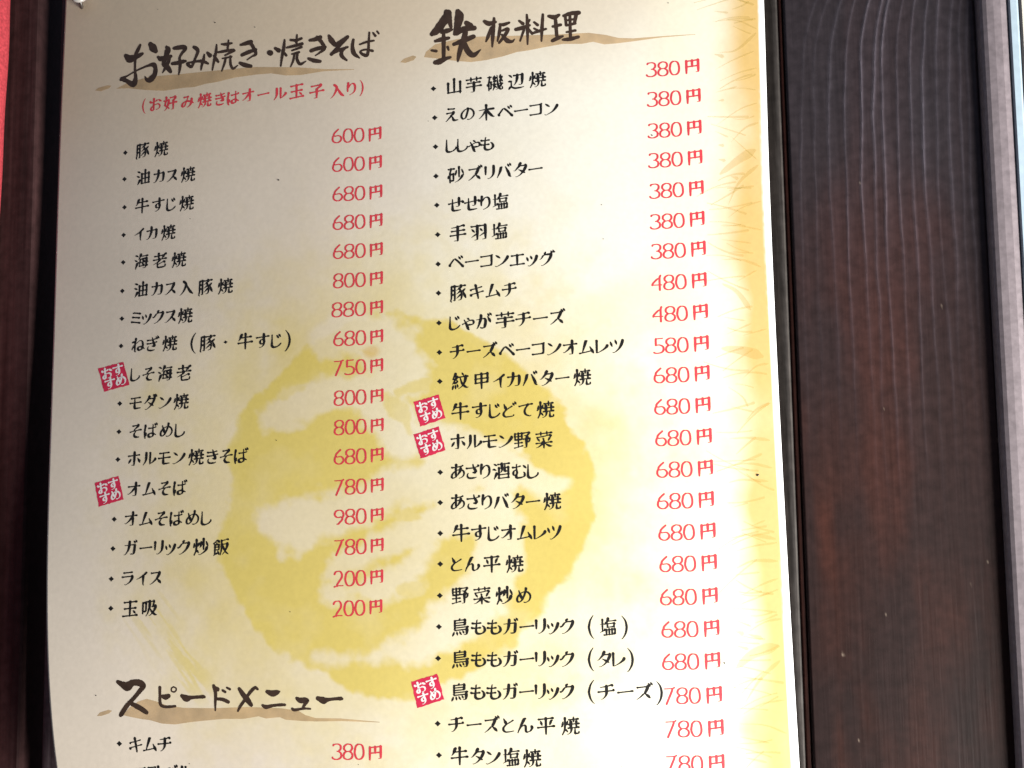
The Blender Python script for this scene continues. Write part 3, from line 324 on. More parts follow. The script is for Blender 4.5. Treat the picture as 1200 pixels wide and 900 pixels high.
STROKES = json.loads(r'''{"ト":[[[38,41],[52,45],[79,55]],[[38,14],[38,84],[41,90]]],"お":[[[90,34],[73,23]],[[58,24],[57,25],[55,26],[32,30],[16,30],[12,26]],[[37,11],[35,49],[36,79],[35,83],[32,86],[27,86],[20,83],[15,77],[15,71],[16,68],[26,59],[32,57],[39,52],[55,49],[64,49],[75,53],[79,57],[82,63],[82,69],[79,76],[74,81],[64,85],[56,86]]],"好":[[[51,14],[81,14],[83,15]],[[83,15],[84,16],[83,22],[71,34],[70,38],[69,88],[66,91],[57,92]],[[91,50],[46,50]],[[38,80],[32,74],[13,59],[11,56],[16,33],[19,24],[20,8]],[[7,27],[37,28]],[[37,28],[36,44],[30,63],[22,78],[17,84],[9,89]]],"み":[[[26,18],[54,18]],[[54,18],[52,26],[40,51],[35,65],[29,76],[26,78],[20,80],[16,79],[13,76],[11,73],[11,66],[15,57],[23,51],[36,47],[52,48],[66,52],[75,55],[90,66]],[[80,40],[77,62],[70,76],[64,82],[56,88],[48,88]]],"焼":[[[73,61],[73,87],[75,91],[77,91],[90,91],[92,89],[93,84]],[[20,66],[26,67],[34,77]],[[30,40],[35,25]],[[11,27],[8,44],[7,47],[5,48]],[[80,30],[80,60]],[[40,41],[92,41]],[[66,7],[66,28]],[[88,17],[44,17]],[[40,60],[91,60]],[[34,90],[38,91],[45,87],[50,83],[53,76],[55,65],[52,56],[52,30]],[[22,8],[22,46],[20,64],[16,76],[9,89]]],"き":[[[27,62],[25,63],[23,67],[23,77],[25,81],[30,85],[43,88],[63,88],[68,87],[71,85]],[[55,63],[71,64]],[[71,64],[70,58],[60,39],[52,12]],[[82,39],[57,44],[41,45],[20,44]],[[76,20],[61,23],[42,24],[21,23]]],"(":[[[27,20],[20,30],[15,41],[11,60],[11,68],[15,88],[21,101],[25,107],[28,109]]],"は":[[[17,76],[22,73],[26,62],[25,59]],[[88,29],[86,31],[78,32],[43,33]],[[21,91],[18,87],[15,68],[15,50],[20,15]],[[88,77],[79,71],[74,69],[67,65],[57,64],[46,67],[42,72],[41,78],[45,84],[49,86],[54,87],[64,86],[68,84],[69,81],[71,75],[70,45],[70,16],[70,14]]],"オ":[[[59,39],[54,42],[39,58],[29,66],[16,74],[12,73]],[[15,31],[85,31]],[[45,86],[59,86],[62,83],[62,53],[59,36],[61,27],[61,13]]],"ー":[[[14,49],[84,49]]],"ル":[[[90,58],[90,60],[87,63],[74,74],[63,81],[57,82]],[[57,82],[56,79],[56,20],[57,16]],[[30,17],[30,48],[28,60],[22,73],[12,85]]],"玉":[[[70,64],[80,75]],[[48,13],[48,88]],[[81,48],[17,48]],[[85,13],[14,13]],[[90,88],[9,88]]],"子":[[[75,15],[70,14],[18,14]],[[75,15],[73,21],[53,34],[50,38],[49,88],[48,90],[43,91],[33,91]],[[91,52],[9,52]]],"入":[[[49,34],[53,36],[55,38],[67,61],[75,73],[82,81],[91,88]],[[35,12],[43,19],[47,25],[49,34],[41,54],[33,68],[28,75],[21,82],[15,87],[10,89]]],"り":[[[28,38],[32,35],[38,27],[43,22],[47,20],[53,18],[59,18],[65,21],[69,25],[73,36],[74,54],[73,59],[69,70],[65,75],[57,81],[39,88]],[[25,61],[25,48],[26,38],[26,27],[29,12]]],")":[[[5,20],[13,33],[17,43],[19,54],[20,66],[18,82],[14,94],[7,106],[3,109]]],"豚":[[[62,41],[59,43],[52,49],[41,56]],[[12,58],[30,58]],[[30,34],[12,34]],[[67,59],[62,62],[53,70],[41,80]],[[77,43],[84,65],[91,81]],[[88,13],[41,13]],[[23,91],[29,90],[30,88],[30,11]],[[30,11],[13,11]],[[13,11],[12,13],[11,71],[7,90],[9,95]],[[54,92],[61,91],[65,89],[66,86],[69,74],[69,62],[67,48],[57,28]],[[87,34],[76,43],[67,46]],[[66,13],[64,20],[56,27],[40,35]]],"油":[[[25,66],[12,88]],[[22,43],[9,37]],[[12,9],[15,10],[26,15]],[[63,85],[63,8]],[[88,56],[40,56]],[[88,86],[44,86],[41,85]],[[41,85],[40,82],[40,28]],[[40,28],[88,28]],[[88,28],[88,86]]],"カ":[[[16,31],[77,31],[79,32]],[[79,32],[80,34],[80,55],[78,69],[75,80],[70,84],[56,84]],[[13,84],[18,84],[24,80],[32,71],[36,63],[40,53],[44,40],[45,27],[45,13]]],"ス":[[[56,57],[63,62],[78,78],[79,80]],[[23,21],[70,21],[72,22]],[[72,22],[71,28],[67,36],[55,56],[32,76],[18,84],[15,84]]],"牛":[[[22,25],[27,26],[84,26]],[[91,56],[9,56]],[[51,8],[51,91]],[[28,9],[25,12],[21,24],[12,39],[9,41]]],"す":[[[58,42],[48,41],[41,42],[35,48],[34,52],[34,56],[36,63],[41,66],[52,67],[59,66]],[[88,25],[13,26]],[[58,12],[58,39],[60,52],[60,59],[57,73],[53,78],[48,83],[36,88],[32,87]]],"じ":[[[27,15],[26,72],[28,80],[30,84],[37,88],[43,89],[57,88],[72,81],[83,71]],[[67,34],[65,33],[59,22]],[[78,28],[72,17]]],"イ":[[[55,39],[47,40],[30,48],[14,54]],[[73,22],[56,35],[55,38],[55,85],[59,91]]],"海":[[[44,17],[48,18],[90,18]],[[65,77],[65,70],[57,62],[57,55]],[[13,91],[12,88],[22,62]],[[26,16],[16,10],[12,10]],[[9,38],[20,45]],[[91,55],[31,55]],[[63,90],[66,91],[75,91],[80,87],[84,66],[85,35]],[[85,35],[82,34],[44,35],[43,38],[42,53],[39,68],[39,77]],[[39,77],[90,77]],[[46,8],[43,17],[36,29],[33,33],[31,34]],[[59,34],[60,41],[67,48],[67,55]]],"老":[[[35,70],[45,69],[74,59],[79,60]],[[42,41],[42,8]],[[72,24],[66,20],[17,20]],[[35,58],[35,81],[37,87],[39,90],[48,91],[76,91],[81,90],[85,87],[87,79]],[[87,12],[85,12],[65,34],[62,40]],[[90,41],[60,41],[50,42],[9,41]],[[48,42],[46,48],[35,57],[9,68]]],"ミ":[[[73,84],[48,78],[20,72]],[[26,43],[38,45],[69,52]],[[74,26],[34,16],[29,17]]],"ッ":[[[45,35],[50,48]],[[31,88],[37,90],[43,87],[52,82],[63,71],[73,56],[79,38]],[[23,40],[28,56]]],"ク":[[[43,25],[44,18],[46,13],[50,11]],[[14,48],[17,48],[22,44],[41,26],[79,26]],[[79,26],[80,28],[79,34],[75,43],[68,56],[59,67],[51,74],[41,81],[29,86],[22,86]]],"ね":[[[31,29],[23,29],[11,31]],[[28,52],[22,56],[10,72],[10,76]],[[31,42],[37,41],[48,33],[55,28],[65,26],[73,28],[79,34],[83,45],[83,62],[79,76],[76,81],[72,83],[64,85],[55,83],[51,79],[50,74],[52,69],[56,65],[62,64],[68,64],[78,67],[92,78]],[[34,91],[30,87],[29,52],[34,12]]],"ぎ":[[[80,20],[75,11]],[[24,62],[21,63],[19,69],[19,78],[23,84],[32,87],[41,89],[62,88],[65,87]],[[85,6],[90,16],[92,17]],[[78,40],[46,45],[16,44]],[[70,20],[46,24],[17,23]],[[51,63],[67,64]],[[67,64],[66,59],[56,39],[53,26],[50,20],[48,12]]],"モ":[[[78,20],[22,20]],[[44,20],[44,74],[46,80],[48,83],[53,84],[83,84]],[[86,49],[15,49]]],"ダ":[[[77,27],[40,26]],[[85,5],[91,15]],[[39,49],[68,69]],[[75,10],[79,18],[79,21],[72,43],[62,61],[50,73],[40,81],[25,89],[19,88]],[[43,14],[39,25],[18,47],[12,51],[9,52]]],"ン":[[[23,20],[41,34]],[[17,82],[22,84],[31,82],[55,71],[67,62],[74,55],[85,41],[88,35]]],"め":[[[42,66],[32,48],[23,20]],[[52,85],[57,87],[71,83],[80,76],[84,69],[86,62],[86,52],[82,41],[79,38],[73,32],[62,28],[49,28],[31,34],[20,45],[14,54],[12,62],[12,70],[14,76],[16,78],[21,80],[29,79],[40,70],[47,57],[53,45],[60,24],[62,12]]],"し":[[[28,14],[27,72],[29,78],[33,85],[44,88],[52,88],[64,85],[71,82],[79,76],[83,71],[84,66]]],"そ":[[[37,48],[39,41],[61,22],[64,16]],[[49,48],[47,54],[43,58],[39,66],[39,73],[41,78],[45,83],[52,86],[59,87],[70,88]],[[64,16],[49,16],[30,17]],[[83,45],[66,45],[51,48],[35,48],[13,52]]],"ば":[[[15,77],[19,75],[23,62]],[[90,9],[93,17]],[[80,12],[83,20]],[[85,31],[71,34],[41,34]],[[67,16],[67,48],[69,76],[67,83],[63,86],[54,88],[43,86],[40,83],[39,80],[38,77],[40,71],[46,67],[52,66],[64,66],[84,76]],[[16,88],[13,70],[13,50],[17,16]]],"ホ":[[[16,70],[28,52]],[[75,51],[85,66],[87,72]],[[51,13],[51,84],[47,87],[36,87]],[[86,30],[83,30],[14,30]]],"ガ":[[[90,17],[85,9]],[[74,13],[79,21]],[[15,32],[73,32],[78,34],[77,60],[75,75],[73,81],[71,84],[67,86],[54,85]],[[12,86],[16,86],[24,79],[31,70],[36,61],[42,39],[44,14]]],"リ":[[[26,57],[26,17]],[[73,16],[73,42],[71,59],[69,65],[65,72],[58,79],[46,86],[40,85]]],"炒":[[[21,64],[27,66],[35,77]],[[66,61],[66,7]],[[85,57],[79,69],[73,75],[65,81],[49,89],[42,90],[39,89]],[[38,25],[32,40]],[[52,25],[47,47],[45,49],[42,50]],[[82,23],[91,45]],[[7,46],[9,38],[10,27]],[[23,8],[22,61],[16,78],[11,88]]],"飯":[[[34,79],[20,85],[13,86]],[[74,71],[71,69],[66,59],[61,43],[60,35]],[[74,77],[91,91]],[[26,35],[24,25]],[[13,48],[38,48]],[[88,11],[87,10],[74,13],[53,16]],[[53,16],[52,64],[51,75],[46,90],[46,91]],[[32,72],[37,84],[37,88]],[[9,92],[13,83],[14,36]],[[14,36],[16,35],[37,36]],[[37,36],[37,62]],[[37,62],[35,63],[13,63]],[[59,91],[72,78],[78,67],[85,51],[87,44],[87,36]],[[87,36],[53,35]],[[7,26],[17,18],[23,11],[27,11],[35,17]]],"ラ":[[[34,85],[38,87],[46,84],[57,78],[65,72],[72,63],[78,53],[80,43],[79,41]],[[79,41],[77,40],[18,40]],[[76,17],[27,17]]],"吸":[[[72,41],[72,34],[76,20],[76,14]],[[76,14],[40,13]],[[11,66],[28,65]],[[28,65],[29,62],[29,17]],[[29,17],[11,17]],[[11,17],[10,20],[10,75]],[[50,48],[54,52],[62,66],[73,79],[88,89],[92,90],[95,89]],[[51,13],[50,47],[47,52],[44,66],[41,75],[34,87],[30,91]],[[67,43],[74,41],[86,41]],[[86,41],[87,43],[85,51],[79,64],[73,73],[68,79],[58,87],[53,91],[50,90]]],"ピ":[[[23,47],[34,45],[72,33]],[[82,9],[88,11],[91,16],[91,20],[89,23],[83,27],[77,25],[74,22],[73,20],[74,16],[75,12],[78,10],[82,9]],[[23,17],[23,75],[25,81],[30,84],[36,85],[62,85],[77,83],[79,82]]],"ド":[[[34,43],[47,45],[76,57]],[[75,13],[82,24]],[[70,29],[64,19]],[[34,16],[34,86],[38,91]]],"メ":[[[15,84],[19,85],[29,79],[38,72],[51,59],[59,49],[65,39],[75,17],[79,16]],[[80,74],[53,49],[30,33],[28,32],[27,33]]],"ニ":[[[76,27],[24,27],[21,27]],[[12,77],[84,77]]],"ュ":[[[63,82],[67,52],[67,42]],[[67,42],[65,41],[28,41]],[[19,83],[81,83]]],"キ":[[[42,14],[55,79],[56,88]],[[14,66],[14,64],[16,63],[47,59],[54,57],[84,52]],[[15,36],[17,34],[39,32],[72,26],[76,25]]],"ム":[[[27,79],[28,71],[45,18],[46,15],[50,14]],[[80,73],[60,76],[12,81]],[[70,52],[87,85]]],"チ":[[[51,20],[51,54],[48,66],[44,73],[38,80],[30,86],[26,86]],[[88,45],[84,46],[12,46]],[[78,17],[73,16],[51,20],[22,22]]],"山":[[[49,84],[49,9]],[[84,84],[14,83]],[[14,83],[14,29]],[[84,29],[84,91]]],"芋":[[[33,7],[33,27]],[[83,38],[16,38]],[[50,38],[50,85],[49,89],[48,91],[34,91]],[[66,8],[66,27]],[[89,17],[9,17]],[[90,59],[9,59]]],"磯":[[[14,80],[26,79]],[[26,79],[27,77],[27,43]],[[27,43],[25,42],[14,42]],[[12,52],[8,54],[6,57],[6,61]],[[84,58],[83,53],[78,48]],[[39,25],[40,20],[47,8]],[[39,25],[48,25]],[[46,70],[52,71],[59,77]],[[55,89],[57,89],[71,81],[84,66]],[[38,58],[91,58]],[[91,79],[92,84],[90,90],[87,91],[82,90],[79,88],[75,84],[70,73],[65,54],[62,8]],[[9,12],[29,12]],[[88,20],[77,36],[76,41]],[[76,41],[77,41],[89,40]],[[19,12],[18,22],[13,48],[14,55],[14,88]],[[46,58],[45,72],[42,81],[38,90]],[[41,42],[42,37],[52,20]],[[88,33],[89,38],[92,44]],[[84,24],[78,23],[76,19]],[[76,19],[82,7]],[[52,34],[54,38],[53,41]],[[53,41],[48,42],[41,42]]],"辺":[[[56,15],[55,33],[50,52],[45,61],[41,67],[37,70]],[[22,78],[15,81],[9,89]],[[23,21],[19,16],[11,10]],[[66,71],[77,72],[81,69],[83,62],[84,48],[85,15]],[[85,15],[38,15]],[[8,46],[22,46]],[[22,46],[22,76],[24,79],[32,85],[42,89],[51,90],[78,90],[91,88]]],"え":[[[45,62],[50,63],[54,65],[60,82],[62,85],[70,87],[86,87]],[[61,38],[23,39]],[[32,13],[63,17],[66,16]],[[61,38],[58,45],[47,56],[44,61],[39,65],[20,84],[16,87]]],"の":[[[51,20],[51,29],[44,54],[39,68],[34,75],[30,77],[26,78],[21,77],[18,74],[13,66],[12,54],[15,43],[20,35],[28,28],[34,23],[43,20],[60,20],[67,22],[74,27],[82,37],[86,48],[86,57],[83,67],[76,76],[68,82],[56,86],[50,84]]],"木":[[[49,8],[49,91]],[[89,32],[53,32],[46,40],[42,42],[35,54],[24,67],[14,76],[9,79]],[[10,32],[45,32],[57,43],[69,59],[81,72],[89,78],[91,78]]],"ベ":[[[66,23],[73,34]],[[87,78],[59,46],[45,33],[41,31],[36,33],[31,38],[13,61],[12,65]],[[86,28],[80,19]]],"コ":[[[80,23],[20,23]],[[20,79],[76,79],[79,78]],[[79,78],[80,75],[80,26],[83,20]]],"ゃ":[[[52,33],[45,28]],[[54,66],[66,66],[72,66],[78,61],[80,54],[78,46],[73,42],[68,41],[60,41],[53,42],[35,49],[31,52],[16,58]],[[26,36],[39,64],[48,90],[52,93]]],"も":[[[56,55],[29,55],[12,52]],[[15,27],[35,30],[58,29]],[[72,48],[77,52],[82,63],[82,73],[77,80],[68,86],[56,88],[46,87],[38,83],[34,77],[33,66],[38,14],[41,11]]],"砂":[[[15,43],[35,43]],[[35,43],[35,79]],[[35,79],[16,80]],[[14,48],[9,52],[7,55],[5,62]],[[83,23],[91,45]],[[47,48],[52,25]],[[44,91],[58,86],[67,80],[78,70],[86,57],[89,55]],[[67,7],[67,61]],[[38,12],[9,12]],[[22,12],[15,44],[16,88]]],"ズ":[[[55,59],[70,73],[78,83]],[[86,6],[91,15]],[[74,9],[79,17],[78,21]],[[78,21],[77,23],[71,23],[23,23],[20,23]],[[70,23],[67,34],[54,58],[49,60],[31,76],[15,86]]],"バ":[[[80,22],[75,12]],[[38,24],[35,26],[32,39],[26,56],[14,81]],[[91,18],[87,9]],[[62,23],[62,25],[79,62],[85,81],[90,85]]],"タ":[[[41,47],[71,66]],[[22,86],[28,86],[43,79],[52,72],[65,59],[77,37],[79,32],[80,27],[79,25]],[[79,25],[43,23]],[[48,10],[44,16],[42,23],[33,33],[21,45],[16,49],[12,49]]],"せ":[[[77,84],[64,85],[44,85],[35,83],[32,80],[30,71],[30,18]],[[69,15],[69,51],[67,59],[63,62],[54,61]],[[9,41],[42,38],[85,34],[88,35],[91,38]]],"塩":[[[47,19],[90,19]],[[56,89],[56,63]],[[71,63],[71,89]],[[20,67],[20,9]],[[50,7],[47,17],[36,33],[28,31],[9,31]],[[32,62],[30,65],[20,68],[8,74]],[[47,32],[47,50]],[[47,50],[81,50]],[[81,50],[82,48],[82,33]],[[82,33],[80,32],[49,32],[41,28]],[[41,89],[41,64]],[[41,64],[86,64]],[[86,64],[87,66],[87,85],[86,88]],[[86,88],[83,89],[30,89]]],"手":[[[85,35],[16,35]],[[91,59],[9,59]],[[30,91],[47,91],[49,88],[49,13]],[[82,9],[77,8],[48,13],[16,15]]],"羽":[[[41,57],[35,58],[9,72]],[[86,55],[78,57],[55,70]],[[59,31],[67,41]],[[12,30],[23,43]],[[9,12],[41,13]],[[41,13],[41,84],[39,89],[27,91]],[[55,12],[86,13]],[[86,13],[87,85],[86,88],[84,90],[71,91]]],"エ":[[[49,26],[49,79]],[[87,79],[12,79]],[[19,25],[83,25]]],"グ":[[[39,27],[40,20],[43,14]],[[76,12],[80,20]],[[95,17],[91,16],[88,9]],[[11,51],[13,51],[21,44],[36,28],[75,28]],[[75,28],[76,30],[75,35],[71,46],[63,59],[56,69],[44,79],[34,85],[24,89],[20,88]]],"が":[[[89,55],[85,45],[76,27]],[[95,16],[88,7]],[[81,20],[77,10]],[[34,84],[40,87],[48,87],[53,85],[56,81],[60,68],[62,55],[62,44],[60,38],[57,35],[52,33],[11,35]],[[36,14],[35,28],[25,62],[14,85],[13,86],[10,87]]],"甲":[[[49,13],[49,91]],[[83,38],[16,38]],[[16,61],[79,61],[82,60]],[[82,60],[83,57],[82,14]],[[82,14],[17,14]],[[17,14],[16,16],[16,61]]],"紋":[[[10,35],[12,29],[22,13],[24,8]],[[10,35],[23,36]],[[36,80],[36,78],[34,68]],[[62,7],[68,18]],[[11,72],[7,89]],[[24,87],[23,71]],[[52,27],[51,34],[53,41],[57,55],[63,67],[72,78],[80,85],[89,89],[94,88]],[[43,27],[91,27]],[[81,27],[80,37],[76,55],[66,73],[55,83],[41,91]],[[32,25],[27,34],[23,38],[21,42],[15,51],[13,55],[8,61]],[[12,57],[23,57],[31,55],[33,54]],[[33,54],[34,51],[33,45]]],"レ":[[[27,16],[27,20],[27,80],[27,82]],[[27,82],[33,83],[38,81],[60,71],[76,61],[84,53],[86,49]]],"ツ":[[[29,84],[35,85],[47,79],[58,70],[66,62],[76,45],[82,30],[84,22]],[[43,17],[49,36]],[[16,24],[23,45]]],"ど":[[[38,45],[27,21],[26,16]],[[77,15],[81,23]],[[88,9],[92,18]],[[69,30],[44,43],[38,45],[25,59],[22,65],[21,72],[23,77],[26,81],[31,85],[38,87],[56,87],[75,86],[78,84],[79,82]]],"て":[[[54,21],[56,27]],[[84,19],[45,21],[12,25]],[[60,21],[58,25],[50,34],[44,44],[41,55],[42,64],[46,73],[55,80],[67,85],[73,86],[76,84]]],"野":[[[72,45],[72,88],[70,91],[60,91]],[[75,31],[76,28],[86,18],[86,13]],[[86,13],[84,12],[57,12]],[[47,28],[9,28]],[[47,63],[10,63]],[[28,12],[28,84]],[[28,45],[46,45]],[[46,45],[47,43],[47,13]],[[47,13],[44,12],[10,12]],[[10,12],[9,15],[10,45]],[[10,45],[28,45]],[[50,81],[8,88]],[[83,63],[85,62],[87,59],[90,52],[90,45]],[[90,45],[55,45]],[[81,44],[80,38],[74,32],[64,26],[60,27]]],"菜":[[[42,66],[39,72],[31,78],[18,86],[9,88]],[[56,66],[62,74],[75,83],[88,88],[92,87]],[[48,48],[46,41]],[[85,29],[76,27],[52,30],[14,33]],[[15,41],[18,43],[24,52]],[[74,53],[82,40],[84,39]],[[9,14],[90,14]],[[49,58],[49,91]],[[33,7],[33,21]],[[66,7],[66,20]],[[90,65],[59,65],[52,66],[45,66],[39,65],[9,65]]],"あ":[[[18,23],[35,24],[51,23],[73,21],[77,19]],[[42,73],[48,70],[54,62],[63,48],[67,35]],[[59,88],[70,85],[78,80],[83,75],[86,65],[85,55],[80,47],[73,43],[63,40],[59,40],[42,42],[28,51],[21,58],[17,64],[15,70],[15,78],[18,82],[25,83],[33,81],[38,79],[41,76],[41,74],[39,63],[39,33],[41,21],[41,12]]],"さ":[[[70,56],[70,56]],[[70,56],[68,58],[56,57]],[[27,58],[25,59],[23,64],[22,71],[24,78],[30,84],[43,87],[63,87],[73,85]],[[84,22],[81,25],[56,30],[19,29]],[[70,56],[72,52],[58,26],[55,12]]],"酒":[[[36,69],[88,69]],[[5,38],[9,37],[18,41]],[[23,62],[10,88]],[[22,16],[12,10]],[[69,12],[68,45],[69,52],[72,53],[88,53]],[[36,57],[45,56],[48,54],[51,48],[53,42],[52,12]],[[32,12],[91,12]],[[88,88],[40,88],[37,87]],[[37,87],[36,84],[36,33]],[[36,33],[87,33]],[[87,33],[88,88]]],"む":[[[30,71],[23,71],[18,70],[14,65],[13,57],[16,49],[19,45],[25,43],[32,43]],[[84,35],[72,23]],[[12,26],[29,27],[52,23]],[[75,62],[78,66],[78,76],[76,82],[72,84],[61,87],[46,88],[36,87],[31,84],[30,81],[30,71],[33,64],[35,55],[32,40],[32,14],[33,12]]],"平":[[[80,26],[77,27],[70,44]],[[28,43],[23,27]],[[84,14],[13,14]],[[49,14],[49,91]],[[90,56],[9,56]]],"と":[[[41,43],[28,16]],[[76,27],[48,42],[41,44],[29,56],[25,62],[24,70],[26,76],[29,80],[33,83],[42,86],[64,86],[80,84]]],"ん":[[[31,52],[36,52],[45,49],[49,49],[51,51],[55,56],[55,72],[56,81],[59,85],[63,87],[70,86],[80,82],[87,72],[89,66],[88,62]],[[52,14],[48,15],[41,27],[31,46],[29,53],[19,70],[13,85]]],"鳥":[[[77,27],[21,27]],[[21,52],[91,52]],[[46,14],[48,7]],[[16,76],[15,80],[9,91]],[[55,88],[52,85],[48,76]],[[69,82],[65,73]],[[32,76],[34,88]],[[21,40],[73,40],[76,39]],[[76,39],[77,37],[76,15]],[[76,15],[73,14],[22,14]],[[22,14],[21,17],[21,64]],[[21,64],[23,65],[87,65]],[[87,65],[87,72],[84,90],[80,92],[71,92]]],"円":[[[49,14],[49,51]],[[12,51],[87,51]],[[73,91],[84,91],[86,89],[87,86],[87,14]],[[87,14],[13,14]],[[13,14],[12,91]]],"0":[[[20,24],[27,24],[34,27],[38,34],[41,48],[41,65],[38,74],[32,81],[25,83],[18,82],[13,77],[9,67],[7,55],[9,41],[10,35],[14,28],[20,24]]],"1":[[[24,24],[24,83]]],"2":[[[16,83],[18,75],[34,52],[36,44],[36,37],[33,30],[31,27],[27,24],[21,24],[15,24],[8,28],[5,35]],[[41,83],[17,83],[4,87]]],"3":[[[28,52],[34,44],[35,40],[35,33],[33,28],[29,25],[23,23],[13,24],[10,25],[9,28]],[[22,52],[28,53],[35,59],[37,65],[37,69],[35,77],[28,82],[20,84],[9,81],[6,76]]],"4":[[[34,33],[27,35],[24,38],[12,52],[9,60]],[[9,60],[41,61]],[[37,22],[34,33],[34,82]]],"5":[[[35,23],[15,24]],[[15,24],[14,26],[14,50]],[[14,50],[25,50],[32,54],[35,57],[37,62],[37,71],[35,77],[29,82],[19,84],[12,83],[8,80]]],"6":[[[14,52],[14,52]],[[30,25],[20,35],[14,43],[13,48],[12,53],[10,56],[9,62],[9,70],[13,78],[20,83],[26,84],[32,83],[39,76],[41,70],[41,65],[39,60],[36,56],[30,53],[18,54],[14,52]]],"7":[[[39,24],[37,34],[16,82]],[[9,23],[39,23],[47,20]]],"8":[[[16,53],[15,49],[10,43],[10,38],[10,34],[12,30],[15,27],[23,23],[29,24],[33,25],[36,27],[39,32],[40,37],[39,44],[33,53]],[[16,53],[30,52],[32,54],[39,60],[41,66],[41,72],[39,77],[35,81],[31,83],[23,84],[16,82],[10,77],[8,69],[9,64],[10,60],[16,53]]],"9":[[[35,55],[35,55]],[[35,55],[32,52],[22,54],[16,52],[12,49],[9,44],[8,39],[9,34],[11,30],[15,26],[20,24],[28,24],[33,26],[37,30],[40,38],[40,48],[36,55],[37,59],[34,66],[23,79],[20,82],[17,81]]]}''')
VT, VB = 0.17639, -0.13004
def H(x, v):                             # how far the bowed sheet stands off the wall
    s=np.clip(x/.297,-.1,1.1); t=np.clip((VT-v)/(VT-VB),0,1.1)
    bow=.0109*4*s*(1-s)
    k=3.0/3.6232
    bt=(t/1.12)**3.0*(1-t/1.12)**.6232/(k**3.0*(1-k)**.6232)
    return .0012+bow+.016*bt*np.clip(1-s,0,1.1)**3.0

menu = bpy.data.objects.new('menu_sheet', None); COL.objects.link(menu)
menu.location = (0.15, 0.0, BOT)
tag(menu, 'bowed paper menu sheet with Japanese dish names, red prices and a yellow brush-drawn disc', 'menu')

def sub(name, V, F, mat, parent=menu, smooth=False):
    o = put(name, V, F, mat, None, smooth)
    o.parent = parent
    o.matrix_parent_inverse = Matrix.Translation(-Vector(menu.location)) if parent is menu else Matrix.Identity(4)
    return o

def seg_dist(X, Y, a, b):
    dx, dy = b[0] - a[0], b[1] - a[1]
    t = np.clip(((X - a[0]) * dx + (Y - a[1]) * dy) / (dx * dx + dy * dy + 1e-18), 0, 1)
    return np.hypot(X - a[0] - t * dx, Y - a[1] - t * dy), t
def brush_field(X, Y, strokes):          # signed distance to a set of variable-width strokes
    d = np.full_like(X, 1.0)
    for st in strokes:
        P = np.array(st) / 1e5
        for a, b in zip(P[:-1], P[1:]):
            dd, t = seg_dist(X, Y, a, b)
            d = np.minimum(d, dd - (a[2] + (b[2] - a[2]) * t) / 2)
    return d
def poly_field(X, Y, poly):
    P = np.array(poly) / 1e5
    d = np.full_like(X, 1.0); ins = np.zeros(X.shape, bool)
    for a, b in zip(P, np.roll(P, -1, 0)):
        dd, t = seg_dist(X, Y, a, b); d = np.minimum(d, dd)
        cr_ = ((a[1] > Y) != (b[1] > Y)) & (X < (b[0] - a[0]) * (Y - a[1]) / (b[1] - a[1] + 1e-12) + a[0])
        ins ^= cr_
    return np.where(ins, -d, d)

le = np.array(DATA['left']) / 1e5; ri = np.array(DATA['right']) / 1e5; inn = np.array(DATA['inner']) / 1e5
def smooth_curve(P):
    y = P[::-1, 1]; x = P[::-1, 0]
    k = np.polynomial.polynomial.Polynomial.fit(y, x, 6)
    return k
leftx = lambda v: np.interp(v, le[::-1, 1], le[::-1, 0])
kl = smooth_curve(le); kr = smooth_curve(ri); ki = smooth_curve(inn)
nu, nv = 440, 560
vtop, vbot = 0.1960, -0.1480
up = np.linspace(vtop, vbot, nv)
s = np.linspace(0, 1, nu)
L, Rr = kl(up), kr(up)
X = L[:, None] + (Rr - L)[:, None] * s
Y = np.repeat(up[:, None], nu, 1)
V = W(X.ravel(), Y.ravel(), H(X, Y).ravel())

# printed tone: old-paper cream, yellow brush disc left out in a brushed character, wheat-gold edge, bare margin
base = np.array([.800, .705, .585]) + 0 * X[..., None]
n1 = fbm(X * 70, Y * 70, 1, 4)[..., None]; n2 = fbm(X * 18, Y * 18, 9, 3)[..., None]
base = base * (0.95 + 0.10 * (n2 - .5) * 2)
white = sstep(.10, .21, X + .12 * (.04 - Y) + .05 * (n2[..., 0] - .5))[..., None]
base = base * (1 - white) + np.array([.86, .83, .725]) * white
tan = sstep(0.105, 0.185, Y + 0.05 * (n2[..., 0] - .5) - .22 * np.clip(X - .10, 0, 1) + .02)[..., None]
base = base * (1 - .75 * tan) + np.array([.66, .535, .375]) * .75 * tan
wob = .0022 * (fbm(X * 260, Y * 260, 4, 3) - .5) * 2 + .0035 * (fbm(X * 80, Y * 80, 14, 3) - .5) * 2
disc = -poly_field(X, Y, DATA['disc'])
lt = brush_field(X, Y, DATA['light'])
dk = brush_field(X, Y, DATA['dark'])
ink = sstep(-.0016, .0036, disc + wob)
halo = sstep(-.060, .004, disc + wob * 4) * (.22 + .60 * fbm(X * 28, Y * 28, 71, 4))
hole = sstep(.0022, -.0034, lt + wob * 1.3)
dark2 = sstep(.0010, -.0020, dk + wob)
dry = sstep(.46, .62, fbm((X * .63 - Y * .77) * 55, (X * .77 + Y * .63) * 620, 33, 3))
rp = (X - .0655) * .77 + (Y + .0800) * .63; rq = (X - .0655) * .63 - (Y + .0800) * .77
ray = np.exp(-(rp / .011) ** 2) * sstep(-.034, -.010, rq) * sstep(.034, .018, rq) * (disc < .002)
y = np.maximum(ink * (1 - (.44 + .32 * n2[..., 0]) * hole), halo * (1 - .5 * hole))
y = np.maximum(y, dark2 * .75 * ink)
y = np.maximum(y, ray * (.20 + .46 * dry))
